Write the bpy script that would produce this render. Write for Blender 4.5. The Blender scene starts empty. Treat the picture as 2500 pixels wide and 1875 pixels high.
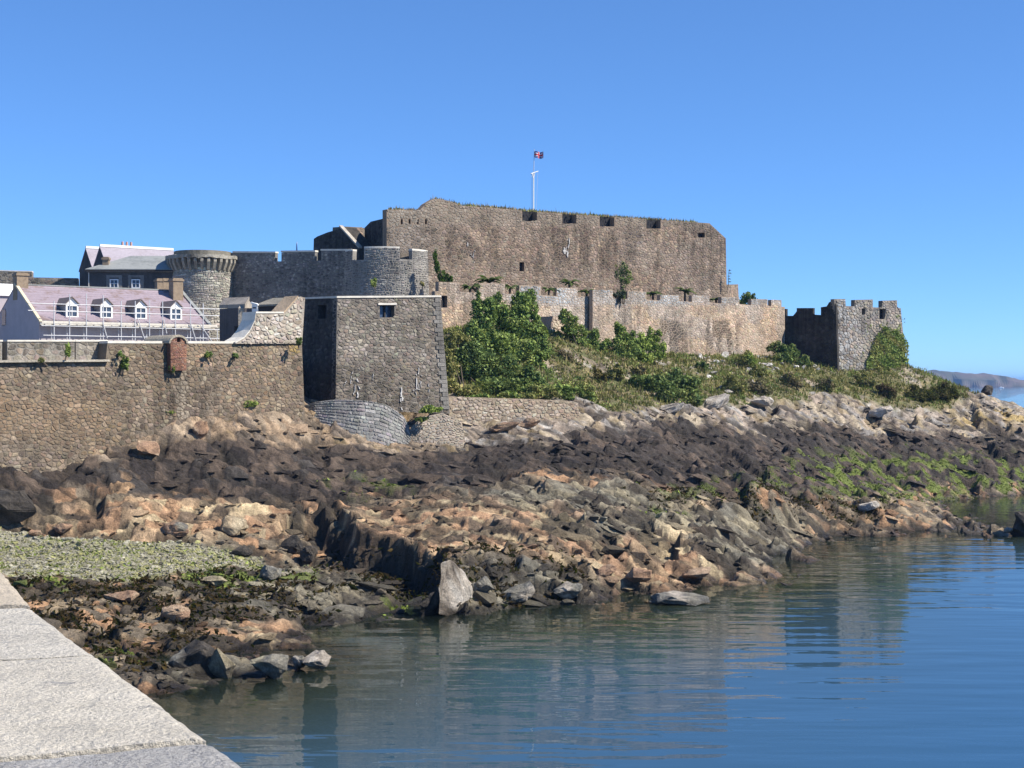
import bpy, bmesh, math, random
import numpy as np
from mathutils import Vector
from mathutils.geometry import tessellate_polygon

# ------------------------------------------------------------------ camera, sky, sun, exposure
scene = bpy.context.scene
C = scene.collection
F, H, HZ = 3600.0, 13.0, 933.0          # focal length in photo pixels, eye height above the water, horizon row
cam_data = bpy.data.cameras.new('camera')
cam = bpy.data.objects.new('camera', cam_data); C.objects.link(cam)
cam.location = (0, 0, H); cam.rotation_euler = (math.radians(90), 0, 0)
cam_data.sensor_width = 36.0; cam_data.lens = F / 2500 * 36
cam_data.shift_y = -(937.5 - HZ) / 2500
cam_data.clip_start = 0.1; cam_data.clip_end = 60000
scene.camera = cam

SUN_EL = math.radians(44)
SUN_H = np.array((0.968, -0.25)); SUN_H /= np.linalg.norm(SUN_H)
world = bpy.data.worlds.new('World'); scene.world = world; world.use_nodes = True
wt = world.node_tree; wt.nodes.clear()
sky = wt.nodes.new('ShaderNodeTexSky'); sky.sky_type = 'NISHITA'; sky.sun_disc = False
sky.sun_elevation = SUN_EL; sky.sun_rotation = math.atan2(SUN_H[0], SUN_H[1])
sky.air_density = 1.0; sky.dust_density = 0.0; sky.ozone_density = 10.0; sky.altitude = 4000
bg = wt.nodes.new('ShaderNodeBackground'); bg.inputs['Strength'].default_value = 0.12
wo = wt.nodes.new('ShaderNodeOutputWorld')
gm = wt.nodes.new('ShaderNodeGamma'); gm.inputs[1].default_value = 0.80
tn = wt.nodes.new('ShaderNodeMix'); tn.data_type = 'RGBA'; tn.blend_type = 'MULTIPLY'; tn.inputs[0].default_value = 1.0; tn.inputs[7].default_value = (.90, 1.17, 1.40, 1)
wt.links.new(sky.outputs[0], gm.inputs[0]); wt.links.new(gm.outputs[0], tn.inputs[6]); wt.links.new(tn.outputs[2], bg.inputs[0]); wt.links.new(bg.outputs[0], wo.inputs[0])
sun_data = bpy.data.lights.new('sun', 'SUN'); sun_data.energy = 5.0; sun_data.angle = math.radians(0.55)
sun_data.color = (1.0, 0.93, 0.82)
sun = bpy.data.objects.new('sun', sun_data); C.objects.link(sun)
sd = Vector((SUN_H[0]*math.cos(SUN_EL), SUN_H[1]*math.cos(SUN_EL), math.sin(SUN_EL)))
sun.rotation_euler = sd.to_track_quat('Z', 'Y').to_euler(); sun.location = (150, -30, 150)
scene.view_settings.view_transform = 'Standard'; scene.view_settings.look = 'None'
scene.view_settings.gamma = 1.0; scene.view_settings.exposure = 0.66
scene.view_settings.use_curve_mapping = False
scene.cycles.max_bounces = 6; scene.cycles.transparent_max_bounces = 8
scene.cycles.caustics_reflective = False; scene.cycles.caustics_refractive = False

rng = np.random.default_rng(7); random.seed(7)

# ------------------------------------------------------------------ helpers
def P(px, py, d):
    return np.array(((px-1250)*d/F, d, H-(py-HZ)*d/F))
WL = {}
def mk(name, V, faces, mat, parent=None, col=None, smooth=False, **props):
    """one mesh object; V in world coordinates, faces an (m,k) array or a list of tuples"""
    V = np.asarray(V, dtype=np.float64)
    org = V.mean(axis=0); org[2] = V[:, 2].min()
    me = bpy.data.meshes.new(name)
    W = (V-org).astype(np.float32)
    if isinstance(faces, np.ndarray):
        m, k = faces.shape
        me.vertices.add(len(W)); me.vertices.foreach_set('co', W.ravel())
        me.loops.add(m*k); me.loops.foreach_set('vertex_index', faces.astype(np.int32).ravel())
        me.polygons.add(m); me.polygons.foreach_set('loop_start', np.arange(0, m*k, k, dtype=np.int32))
        me.update(calc_edges=True)
    else:
        me.from_pydata(W.tolist(), [], faces); me.update()
    if col is not None:
        c = np.ones((len(W), 4), dtype=np.float32); c[:, :3] = col
        a = me.color_attributes.new('col', 'FLOAT_COLOR', 'POINT'); a.data.foreach_set('color', c.ravel())
    me.polygons.foreach_set('use_smooth', np.full(len(me.polygons), smooth, dtype=bool))
    me.materials.append(mat)
    ob = bpy.data.objects.new(name, me); C.objects.link(ob)
    if parent is not None:
        ob.parent = parent; ob.location = org-WL[parent.name]
    else:
        ob.location = org
    WL[ob.name] = org
    for k_, v_ in props.items(): ob[k_] = v_
    return ob
def thing(name, label, cat, loc, group=None):
    o = bpy.data.objects.new(name, None); C.objects.link(o)
    o.location = loc; o['label'] = label; o['category'] = cat; o.empty_display_size = 0.5
    if group: o['group'] = group
    WL[o.name] = np.asarray(loc, dtype=float)
    return o
def join(parts):
    """list of (V, T) -> V, T with T an array of equal face size"""
    vs, ts, n = [], [], 0
    for v, t in parts:
        vs.append(np.asarray(v, float)); ts.append(np.asarray(t)+n); n += len(v)
    return np.concatenate(vs), np.concatenate(ts)
BOXF = np.array([(0,1,2,3),(7,6,5,4),(0,4,5,1),(1,5,6,2),(2,6,7,3),(3,7,4,0)])
def box8(p):                                        # 8 corners: bottom ring then top ring
    return np.asarray(p, float), BOXF[:, ::-1]
def boxf(o, a, b, c):                               # origin + three edge vectors
    o, a, b, c = (np.asarray(x, float) for x in (o, a, b, c))
    return box8([o, o+a, o+a+b, o+b, o+c, o+a+c, o+a+b+c, o+b+c])
def tube(p0, p1, r0, r1=None, n=6):
    p0, p1 = np.asarray(p0, float), np.asarray(p1, float); r1 = r0 if r1 is None else r1
    d = p1-p0; d /= np.linalg.norm(d)+1e-9
    a = np.cross(d, (0, 0, 1.0) if abs(d[2]) < .9 else (1.0, 0, 0)); a /= np.linalg.norm(a); b = np.cross(d, a)
    th = np.arange(n)*2*math.pi/n
    ring = np.cos(th)[:, None]*a+np.sin(th)[:, None]*b
    V = np.concatenate([p0+ring*r0, p1+ring*r1, [p0], [p1]])
    T = []
    for i in range(n):
        j = (i+1) % n
        T += [(i, j, n+j), (i, n+j, n+i), (2*n, j, i), (2*n+1, n+i, n+j)]
    return V, np.array(T)
def q2t(q):
    q = np.asarray(q); return np.concatenate([q[:, [0,1,2]], q[:, [0,2,3]]])

_TAB = np.random.default_rng(12345).random((1024, 1024)).astype(np.float32)
def hsh(ix, iy, s):
    s = int(s); return _TAB[(np.asarray(ix).astype(np.int32)+s*37) & 1023, (np.asarray(iy).astype(np.int32)+s*101) & 1023]
def vnoise(x, y, s=0):
    x, y = np.broadcast_arrays(np.asarray(x, np.float32), np.asarray(y, np.float32)); s = int(s)
    ix, iy = np.floor(x), np.floor(y); fx, fy = x-ix, y-iy
    fx = fx*fx*(3-2*fx); fy = fy*fy*(3-2*fy)
    i0 = (ix.astype(np.int32)+s*37) & 1023; j0 = (iy.astype(np.int32)+s*101) & 1023; i1 = (i0+1) & 1023; j1 = (j0+1) & 1023
    a, b, c, d = _TAB[i0, j0], _TAB[i1, j0], _TAB[i0, j1], _TAB[i1, j1]
    return a+(b-a)*fx+(c-a)*fy+(a-b-c+d)*fx*fy
def fbm(x, y, s=0, o=4):
    t, a, n = 0, .5, 0
    for i in range(o):
        t = t+a*vnoise(x*2**i, y*2**i, s+i*17); n += a; a *= .5
    return t/n
def sstep(a, b, x):
    t = np.clip((x-a)/(b-a), 0, 1); return t*t*(3-2*t)

# ------------------------------------------------------------------ materials
def new_mat(name):
    m = bpy.data.materials.new(name); m.use_nodes = True; m.node_tree.nodes.clear(); return m, m.node_tree
class NT:
    def __init__(self, t): self.t = t
    def n(self, typ, **kw):
        nd = self.t.nodes.new(typ)
        for k, v in kw.items(): setattr(nd, k, v)
        return nd
    def l(self, a, b): self.t.links.new(a, b)
    def noise(self, vec, scale, detail=4, rough=.55):
        nd = self.n('ShaderNodeTexNoise'); nd.inputs['Scale'].default_value = scale
        nd.inputs['Detail'].default_value = detail; nd.inputs['Roughness'].default_value = rough
        self.l(vec, nd.inputs['Vector']); return nd.outputs['Fac']
    def rng(self, v, a, b, c, d):
        nd = self.n('ShaderNodeMapRange'); nd.clamp = True
        for i, x in zip(('From Min', 'From Max', 'To Min', 'To Max'), (a, b, c, d)): nd.inputs[i].default_value = x
        self.l(v, nd.inputs['Value']); return nd.outputs['Result']
    def mul(self, a, b):
        nd = self.n('ShaderNodeMath', operation='MULTIPLY')
        for i, x in enumerate((a, b)):
            if isinstance(x, (int, float)): nd.inputs[i].default_value = x
            else: self.l(x, nd.inputs[i])
        return nd.outputs[0]
    def add(self, a, b):
        nd = self.n('ShaderNodeMath', operation='ADD')
        for i, x in enumerate((a, b)):
            if isinstance(x, (int, float)): nd.inputs[i].default_value = x
            else: self.l(x, nd.inputs[i])
        return nd.outputs[0]
    def scale(self, col, f):
        nd = self.n('ShaderNodeVectorMath', operation='SCALE'); self.l(col, nd.inputs[0])
        if isinstance(f, (int, float)): nd.inputs['Scale'].default_value = f
        else: self.l(f, nd.inputs['Scale'])
        return nd.outputs[0]
    def mix(self, f, a, b):
        nd = self.n('ShaderNodeMix', data_type='RGBA')
        if isinstance(f, (int, float)): nd.inputs[0].default_value = f
        else: self.l(f, nd.inputs[0])
        for i, x in ((6, a), (7, b)):
            if isinstance(x, tuple): nd.inputs[i].default_value = (*x, 1)
            else: self.l(x, nd.inputs[i])
        return nd.outputs[2]
    def mapping(self, vec, sc):
        nd = self.n('ShaderNodeMapping'); nd.inputs['Scale'].default_value = sc; self.l(vec, nd.inputs['Vector']); return nd.outputs[0]
    def bump(self, h, dist, strength=1.0):
        nd = self.n('ShaderNodeBump'); nd.inputs['Distance'].default_value = dist; nd.inputs['Strength'].default_value = strength
        self.l(h, nd.inputs['Height']); return nd.outputs[0]
    def out(self, sh):
        o = self.n('ShaderNodeOutputMaterial'); self.l(sh, o.inputs['Surface']); return o
def principled(nt, col, rough=.85, normal=None, spec=.3):
    p = nt.n('ShaderNodeBsdfPrincipled')
    if isinstance(col, tuple): p.inputs['Base Color'].default_value = (*col, 1)
    else: nt.l(col, p.inputs['Base Color'])
    if isinstance(rough, (int, float)): p.inputs['Roughness'].default_value = rough
    else: nt.l(rough, p.inputs['Roughness'])
    p.inputs['Specular IOR Level'].default_value = spec
    if normal is not None: nt.l(normal, p.inputs['Normal'])
    return p.outputs[0]

def masonry_mat():
    m, t = new_mat('weathered masonry'); nt = NT(t)
    col = nt.n('ShaderNodeAttribute', attribute_name='col').outputs['Color']
    pos = nt.n('ShaderNodeNewGeometry').outputs['Position']
    f = nt.mul(nt.rng(nt.noise(pos, .45, 5), .3, .7, .78, 1.18), nt.rng(nt.noise(pos, 7, 4, .7), .25, .75, .72, 1.22))
    st = nt.noise(nt.mapping(pos, (2.0, 2.0, .13)), 1.0, 6, .65)
    patch = nt.rng(nt.noise(pos, .11, 4, .6), .42, .60, 0, 1)
    dk = nt.n('ShaderNodeMath', operation='SUBTRACT'); dk.inputs[0].default_value = 1.03; nt.l(nt.mul(nt.rng(st, .40, .58, .45, 0), patch), dk.inputs[1])
    f = nt.mul(f, dk.outputs[0])
    c = nt.scale(col, f)
    lich = nt.rng(nt.noise(pos, 2.6, 6, .7), .62, .72, 0, .45)
    c = nt.mix(lich, c, (.30, .30, .26))
    b = nt.bump(nt.noise(pos, 6, 6, .7), .10)
    nt.out(principled(nt, c, .93, b, .15)); return m
def rock_mat():
    m, t = new_mat('shore rock'); nt = NT(t)
    col = nt.n('ShaderNodeAttribute', attribute_name='col').outputs['Color']
    pos = nt.n('ShaderNodeNewGeometry').outputs['Position']
    f = nt.mul(nt.rng(nt.noise(pos, 1.3, 5, .65), .3, .7, .65, 1.3), nt.rng(nt.noise(pos, 9, 5, .7), .3, .7, .55, 1.4))
    c = nt.scale(col, f)
    z = nt.n('ShaderNodeSeparateXYZ'); nt.l(pos, z.inputs[0])
    wet = nt.rng(nt.add(z.outputs[2], nt.mul(nt.noise(pos, .8, 4), -.6)), -.15, .2, .45, 1.0)
    c = nt.scale(c, wet)
    b = nt.bump(nt.noise(pos, 2.6, 9, .78), .34)
    r = nt.rng(wet, .45, 1.0, .35, .88)
    nt.out(principled(nt, c, r, b, .3)); return m
def leaf_mat():
    m, t = new_mat('foliage'); nt = NT(t)
    col = nt.n('ShaderNodeAttribute', attribute_name='col').outputs['Color']
    d = nt.n('ShaderNodeBsdfDiffuse'); nt.l(col, d.inputs[0])
    tr = nt.n('ShaderNodeBsdfTranslucent'); nt.l(nt.mix(.5, col, (.12, .16, .02)), tr.inputs[0])
    mx = nt.n('ShaderNodeMixShader'); mx.inputs[0].default_value = .28
    nt.l(d.outputs[0], mx.inputs[1]); nt.l(tr.outputs[0], mx.inputs[2]); nt.out(mx.outputs[0]); return m
def plain(name, c, rough=.7, var=.25, scale=3.0, spec=.3, metal=0.0):
    m, t = new_mat(name); nt = NT(t)
    pos = nt.n('ShaderNodeNewGeometry').outputs['Position']
    rgb = nt.n('ShaderNodeRGB'); rgb.outputs[0].default_value = (*c, 1)
    f = nt.mul(nt.rng(nt.noise(pos, scale, 5, .65), .25, .75, 1-var, 1+var), nt.rng(nt.noise(pos, scale*7, 3), .25, .75, 1-var*.5, 1+var*.5))
    nt.out(principled(nt, nt.scale(rgb.outputs[0], f), rough, nt.bump(nt.noise(pos, scale*6, 4), .01), spec)); return m
def slate_mat(name, c, c2):
    m, t = new_mat(name); nt = NT(t)
    pos = nt.n('ShaderNodeNewGeometry').outputs['Position']
    a = nt.rng(nt.noise(nt.mapping(pos, (.8, .8, 1.6)), .55, 6, .75), .50, .60, 0, 1)
    oi = nt.rng(nt.n('ShaderNodeObjectInfo').outputs['Random'], 0, 1, .90, 1.08)
    c_ = nt.mix(a, c, c2)
    f = nt.mul(nt.rng(nt.noise(nt.mapping(pos, (1, 1, 3)), 3, 4, .7), .25, .75, .8, 1.18), nt.rng(nt.noise(pos, 18, 2), .3, .7, .88, 1.1))
    nt.out(principled(nt, nt.scale(c_, nt.mul(f, oi)), .6, nt.bump(nt.noise(pos, 12, 3), .02), .35)); return m
def granite_mat():
    m, t = new_mat('pale granite'); nt = NT(t)
    col = nt.n('ShaderNodeAttribute', attribute_name='col').outputs['Color']
    pos = nt.n('ShaderNodeNewGeometry').outputs['Position']
    f = nt.mul(nt.rng(nt.noise(pos, 60, 4, .8), .36, .64, .58, 1.18), nt.rng(nt.noise(pos, 3, 5, .6), .3, .7, .85, 1.12))
    c = nt.scale(col, f)
    dark = nt.rng(nt.noise(pos, 120, 2, .6), .60, .68, 0, .55)
    c = nt.mix(dark, c, (.10, .10, .11))
    st = nt.rng(nt.noise(nt.mapping(pos, (2.2, 7, 2)), 1.0, 5, .6), .63, .70, 0, .6)
    c = nt.mix(st, c, (.22, .22, .23))
    h = nt.add(nt.noise(pos, 42, 5, .7), nt.mul(nt.noise(pos, 9, 4), 1.2))
    nt.out(principled(nt, c, .85, nt.bump(h, .035), .3)); return m
def water_mat():
    m, t = new_mat('sea water'); nt = NT(t)
    pos = nt.n('ShaderNodeNewGeometry').outputs['Position']
    depth = nt.n('ShaderNodeAttribute', attribute_name='depth').outputs['Fac']
    w1 = nt.noise(nt.mapping(pos, (.13, .50, 1)), 1.0, 1.6, .45)
    w2 = nt.noise(nt.mapping(pos, (.5, 1.8, 1)), 1.0, 1.5, .5)
    calm = nt.rng(nt.noise(nt.mapping(pos, (.03, .05, 1)), 1.0, 2), .3, .7, .35, 1.15)
    far = nt.n('ShaderNodeCameraData')
    h = nt.add(nt.mul(w1, 1.0), nt.mul(w2, .14))
    nb = nt.n('ShaderNodeBump'); nb.inputs['Distance'].default_value = .085
    nt.l(calm, nb.inputs['Strength']); nt.l(h, nb.inputs['Height']); nrm = nb.outputs[0]
    body = nt.n('ShaderNodeBsdfDiffuse'); nt.l(nt.mix(nt.rng(depth, .8, 5.0, 0, 1), (.045, .066, .050), (.016, .10, .25)), body.inputs[0])
    tra = nt.n('ShaderNodeBsdfTransparent'); tra.inputs[0].default_value = (.62, .74, .70, 1)
    mx = nt.n('ShaderNodeMixShader'); nt.l(nt.rng(depth, .05, 2.2, .12, 1), mx.inputs[0])
    nt.l(tra.outputs[0], mx.inputs[1]); nt.l(body.outputs[0], mx.inputs[2])
    gl = nt.n('ShaderNodeBsdfGlossy'); gl.inputs['Roughness'].default_value = .015; nt.l(nrm, gl.inputs['Normal'])
    fr = nt.n('ShaderNodeFresnel'); fr.inputs['IOR'].default_value = 1.333; nt.l(nrm, fr.inputs['Normal'])
    m2 = nt.n('ShaderNodeMixShader'); nt.l(fr.outputs[0], m2.inputs[0])
    nt.l(mx.outputs[0], m2.inputs[1]); nt.l(gl.outputs[0], m2.inputs[2]); nt.out(m2.outputs[0]); return m

M_MAS, M_ROCK, M_LEAF, M_GRAN, M_WATER = masonry_mat(), rock_mat(), leaf_mat(), granite_mat(), water_mat()
M_DARK = plain('dark opening', (.018, .018, .022), .8)
M_TIMBER = plain('dark timber', (.035, .03, .028), .7)
M_COPE = plain('pale coping', (.62, .58, .50), .85, .2, 2)
M_RENDER = plain('mauve grey render', (.42, .38, .40), .9, .12, .7)
M_WHITE = plain('white paint', (.80, .80, .78), .5, .06)
M_PINK = slate_mat('pink slate', (.31, .255, .285), (.23, .17, .16))
M_GREYSL = slate_mat('grey slate', (.27, .28, .27), (.20, .21, .20))
M_LAV = slate_mat('lavender slate', (.32, .29, .33), (.29, .26, .29))
M_STEEL = plain('galvanised steel', (.52, .53, .55), .45, .12, 4, .5)
M_BOARD = plain('scaffold board', (.60, .56, .48), .8, .2, 3)
M_BRICKY = plain('brown chimney stone', (.26, .20, .14), .9, .3, 3)
M_POT = plain('terracotta', (.50, .30, .24), .8, .15)
M_GLASS = plain('window glass', (.05, .07, .11), .12, .2, 2, .5)
M_LIME = plain('lime deposit', (.50,.48,.45), .9, .4, 6)
M_BRICK = plain('red brick', (.30, .13, .08), .9, .3, 5)
M_BARK = plain('bark', (.10, .08, .06), .9, .3, 6)

# ------------------------------------------------------------------ the shore: base surface from survey points
def PZ(px, py, z):                      # a point seen at (px,py) that stands at height z
    return P(px, py, F*(H-z)/(py-HZ))
ctl = []
for px, py in [(-250,1740),(100,1720),(300,1712),(420,1690),(560,1668),(700,1640),(760,1600),(814,1578),(923,1527),(1017,1517),(1058,1500),(1090,1497),(1234,1499),
               (1343,1491),(1487,1470),(1523,1450),(1650,1432),(1763,1429),(1844,1424),(1915,1408),(1890,1370),(1917,1319),(2027,1307),
               (2210,1301),(2405,1293),(2330,1262),(2251,1228),(2373,1214),(2500,1204),(2650,1195)]:
    ctl.append(PZ(px, py, 0.0))
for px, py, z in [(100,1480,1.5),(-200,1480,1.7),(300,1560,.8),(500,1590,.8),(250,1640,.35),(-200,1600,.8),(650,1560,.5),(760,1500,.6),(600,1490,1.0),(900,1480,.45),(400,1480,1.3),
                  (50,1300,3.2),(-200,1300,3.4),(250,1310,3.0),(450,1325,2.5),(50,1400,2.1),(300,1410,1.8),(550,1390,1.7),(-200,1400,2.2),(680,1420,1.2)]:
    ctl.append(PZ(px, py, z))
for px, py, d in [(-250,1130,100),(-250,1240,95),(0,1130,101),(100,1130,104),(100,1180,101.5),(100,1240,98),(230,1115,106.5),(300,1240,99.5),(300,1080,109),(330,1000,112.5),(400,1040,112),(400,1100,109.5),(400,1180,106),(450,985,114.5),(600,975,118.5),(650,985,119),
                  (600,1090,112),(600,1250,103),(720,1050,119),(720,985,121.5),(800,1120,116),(900,1118,118),(1000,1118,120),(1120,1095,124),(700,1200,108),(750,1300,101),
                  (760,1390,96),
                  (1100,1300,96),(1200,1380,89),(1300,1300,96),(1300,1420,88),(1400,1440,87),(1120,1440,86),(1250,1472,84.8),(1500,1300,99),(1500,1385,93.5),(1700,1300,104),(1700,1385,97.5),
                  (1000,1230,105),(1300,1200,109),(1600,1200,114),(1000,1160,113),(1300,1130,119),(1600,1130,125),
                  (1900,1200,122),(1900,1270,119),(2100,1250,129),(2250,1265,131),(2380,1280,126.5),
                  (1200,1090,126),(1500,1080,131),(1700,1100,138),(2000,1100,162),(2300,1100,178),(2500,1100,184),(2700,1100,184),(2100,1180,150),(2250,1180,163),(2450,1170,172),
                  (1100,1030,132.5),(1250,1030,134.5),(1415,1025,137),(1500,1000,146),(1700,985,160),(1900,965,176),(2100,965,190),(2300,965,201),(2450,985,206),(2500,993,207),(2600,1010,208),
                  (1300,1060,130),(1600,1040,143),(1900,1040,163),(2200,1040,185),(2450,1045,194),
                  (1100,990,138),(1250,975,142),(1400,965,148),(1150,900,150),(1300,880,158),(1500,870,170),(1700,870,187),(1850,872,198),(1930,875,202),(2046,906,199),(2210,892,205),(2243,904,207),
                  (1450,935,158),(1700,930,174),(1950,912,190),(1130,985,137),(1120,800,158),(1250,790,164),(1350,800,166),(2317,932,208),(2357,946,209),(2393,954,210),(2442,972,210)]:
    ctl.append(P(px, py, d))
for p in [(-60,30,-2),(0,40,-3),(30,40,-4),(-25,55,-1.6),(0,65,-2.2),(25,65,-3),(10,78,-1.2),(45,80,-4),(22,92,-1.6),(60,110,-4),(36,115,-1.4),(45,122,-1.5),(75,140,-4),(58,150,-1.6),(85,180,-4),(95,210,-3),
          (-8,74,-1.3),(-15,68,-1.0),(90,250,-8),(60,225,6),(60,240,-4),(75,225,2),(30,240,8),(45,235,-1),(85,215,1),(0,200,15.5),(20,215,15.5),(35,222,14),(-20,160,14),(-40,140,13),(-60,130,12),(-20,200,15),(-60,240,12),(0,245,12)]:
    ctl.append(np.array(p, float))
ctl = np.array(ctl)
def _fit():
    n = len(ctl); D = np.linalg.norm(ctl[:, None, :2]-ctl[None, :, :2], axis=2)
    A = np.zeros((n+3, n+3)); A[:n, :n] = -D+np.eye(n)*.03; A[:n, n] = 1; A[:n, n+1:] = ctl[:, :2]/100; A[n:, :n] = A[:n, n:].T
    b = np.zeros(n+3); b[:n] = ctl[:, 2]
    return np.linalg.solve(A, b)
RW = _fit()
def base_z(X, Y):
    sh = X.shape; X, Y = X.ravel(), Y.ravel(); out = np.empty(len(X)); n = len(ctl)
    for i in range(0, len(X), 60000):
        x, y = X[i:i+60000], Y[i:i+60000]
        D = np.sqrt((x[:, None]-ctl[None, :, 0])**2+(y[:, None]-ctl[None, :, 1])**2)
        out[i:i+60000] = -D@RW[:n]+RW[n]+x/100*RW[n+1]+y/100*RW[n+2]
    return out.reshape(sh)
def cells(u, v, s):
    iu, iv = np.floor(u), np.floor(v); f1 = np.full(u.shape, 9.); f2 = f1.copy(); bi = np.zeros(u.shape); bj = bi.copy(); bu = bi.copy(); bv = bi.copy()
    for di in (-1, 0, 1):
        for dj in (-1, 0, 1):
            a, b = iu+di, iv+dj
            cu, cv = a+.15+.7*hsh(a, b, s), b+.15+.7*hsh(a, b, s+1)
            d = np.maximum(abs(u-cu), abs(v-cv))*.5+np.hypot(u-cu, v-cv)*.6
            m = d < f1
            f2 = np.where(m, f1, np.minimum(f2, d)); f1 = np.where(m, d, f1)
            bi = np.where(m, a, bi); bj = np.where(m, b, bj); bu = np.where(m, cu, bu); bv = np.where(m, cv, bv)
    return bi, bj, u-bu, v-bv, f2-f1
def slab_layer(X, Y, ang, la, lc, amp, tu, tv, s):
    ca, sa = math.cos(ang), math.sin(ang)
    wx = X+1.4*(fbm(X/4, Y/4, s+90, 3)-.5); wy = Y+2.2*(fbm(X/3, Y/5, s+91, 3)-.5)
    u, v = (wx*ca+wy*sa)/la, (-wx*sa+wy*ca)/lc
    bi, bj, du, dv, e = cells(u, v, s)
    r1, r2, r3 = hsh(bi, bj, s+5), hsh(bi, bj, s+6), hsh(bi, bj, s+7)
    h = amp*(r1-.5)*1.4-du*la*tu*(.3+1.4*r2)+dv*lc*tv*(.3+1.4*r3)
    h -= amp*.5*(1-sstep(0, .09, e))*(r3 > .4)
    return h, r1, r2
AR, AL = math.atan2(-.30, .95), math.atan2(.06, .99)      # bedding lines: dipping right on the right, near level on the left
def rock_detail(X, Y):
    w = sstep(-.16, .10, X/Y)
    tot = 0; cols = []; fine = 0
    for k, (la, lc, amp, tv) in enumerate([(10, 5.0, .62, .08), (3.8, 2.2, .32, .10), (1.5, 1.0, .13, .10), (.7, .5, .055, .12)]):
        hr, r1, r2 = slab_layer(X, Y, AR, la, lc, amp, (.10, .16, .20, .18)[k], tv, 100+k*10)
        hl, s1, s2 = slab_layer(X, Y, AL, la*.8, lc, amp*1.1, (.03, .06, .10, .12)[k], tv, 200+k*10)
        if k < 2: tot = tot+hr*w+hl*(1-w)
        else: fine = fine+hr*w+hl*(1-w)
        cols.append((np.where(w > .5, r1, s1), np.where(w > .5, r2, s2)))
    return tot, fine, cols
NC, NR = 880, 790
pxs = np.linspace(-260, 2760, NC); t = np.linspace(0, 1, NR)
ds = 52*(248/52.)**(t)
PX, DD = np.meshgrid(pxs, ds)
TX, TY = (PX-1250)*DD/F, DD
ZB = base_z(TX, TY)
# the cleft: a cliff line that drops to its left
CL = [(775,1218,4.7,4.5),(800,1235,4.3,1.9),(860,1292,3.5,1.2),(930,1300,3.4,1.0),(1000,1320,3.1,.75),(1055,1360,2.5,.4),(1085,1415,1.6,0.0)]
cp = np.array([PZ(a, b, c) for a, b, c, _ in CL]); cb = np.array([q[3] for q in CL])
best = np.full(TX.shape, 99.); sgn = np.ones(TX.shape); ztp = np.zeros(TX.shape); zbt = np.zeros(TX.shape)
jx, jy = TX+.9*(fbm(TX/1.3, TY/1.3, 801, 3)-.5), TY+1.6*(fbm(TX/1.3, TY/1.3, 802, 3)-.5)
for k in range(len(cp)-1):
    a, b = cp[k], cp[k+1]; e = b[:2]-a[:2]; L2 = e@e
    tt = np.clip(((jx-a[0])*e[0]+(jy-a[1])*e[1])/L2, 0, 1); dx, dy = jx-a[0]-tt*e[0], jy-a[1]-tt*e[1]; dd = np.hypot(dx, dy)
    m = dd < best; best = np.where(m, dd, best); sgn = np.where(m, np.sign(e[0]*dy-e[1]*dx), sgn)
    ztp = np.where(m, a[2]+(b[2]-a[2])*tt, ztp); zbt = np.where(m, cb[k]+(cb[k+1]-cb[k])*tt, zbt)
wR = sstep(5.0, .6, best); wLf = sstep(4.2, 1.6, best)
sd_ = best*sgn+.5*(fbm(TX*1.1, TY*1.1, 821, 4)-.5); led = 1.3*vnoise(TX/1.6, TY/1.6, 822)
stp = .55*sstep(-.3, .3, sd_)+.45*sstep(-.3, .3, sd_-led)
endk = 1.0
ZB = np.where(sd_ > -.28, ZB+(np.maximum(ztp, ZB)-ZB)*wR*stp+(np.minimum(zbt, ZB)-ZB)*wLf*(1-stp), ZB+(np.minimum(zbt, ZB)-ZB)*wLf)
det, fine, rc = rock_detail(TX, TY)
PYB = HZ+(H-ZB)*F/DD
def lin(pts):
    a = np.array(pts, float); return np.interp(PX, a[:, 0], a[:, 1])
wob = 26*(fbm(TX/3.2, TY/3.2, 31, 4)-.5)*2
veg_y = lin([(1000,985),(1100,968),(1415,965),(1500,1000),(1600,990),(1700,982),(1800,975),(1900,966),(2000,962),(2100,968),(2180,990),(2270,1000),(2330,975),(2370,952),(2700,950)])
veg = sstep(-14, 8, (veg_y+wob*.7)-PYB)*sstep(1010, 1060, PX)*(DD > 125)
veg = np.maximum(veg, (DD > 150)*(PYB < 900)*1.0)
beach_c = lin([(-260,1350),(0,1350),(250,1362),(450,1362),(580,1368),(700,1385)])
beach_h = lin([(-260,62),(0,60),(250,50),(450,40),(560,28),(640,8),(680,-30)])
beach = sstep(-8, 8, beach_h+wob*.5-abs(PYB-beach_c))*(PX < 760)
under = sstep(.1, -.6, ZB)
amp = (1-.80*veg)*(1-.93*beach)*(1-.45*under)
low = sstep(1260, 1420, PYB)*sstep(800, 600, PX)
amp *= 1-.35*low
def blur(a, rows, cols):
    for ax, r in ((0, rows), (1, cols)):
        s = 0
        for k in range(-r, r+1): s = s+np.roll(a, k, ax)
        a = s/(2*r+1)
    return a
def crevice(la, lc, s, depth, lo_, hi_):
    wgt_ = sstep(-.16, .10, TX/TY); o = 0
    for ang, ww in ((AR, wgt_), (AL, 1-wgt_)):
        ca, sa = math.cos(ang), math.sin(ang); u, v = (TX*ca+TY*sa)/la, (-TX*sa+TY*ca)/lc
        u = u+.35*(fbm(TX/2.2, TY/2.2, s+3, 3)-.5); v = v+.5*(fbm(TX/2.2, TY/2.2, s+4, 3)-.5)
        o = o+ww*sstep(lo_, hi_, 1-abs(2*fbm(u, v, s, 2)-1))
    return -depth*o
ledge = 0
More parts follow.
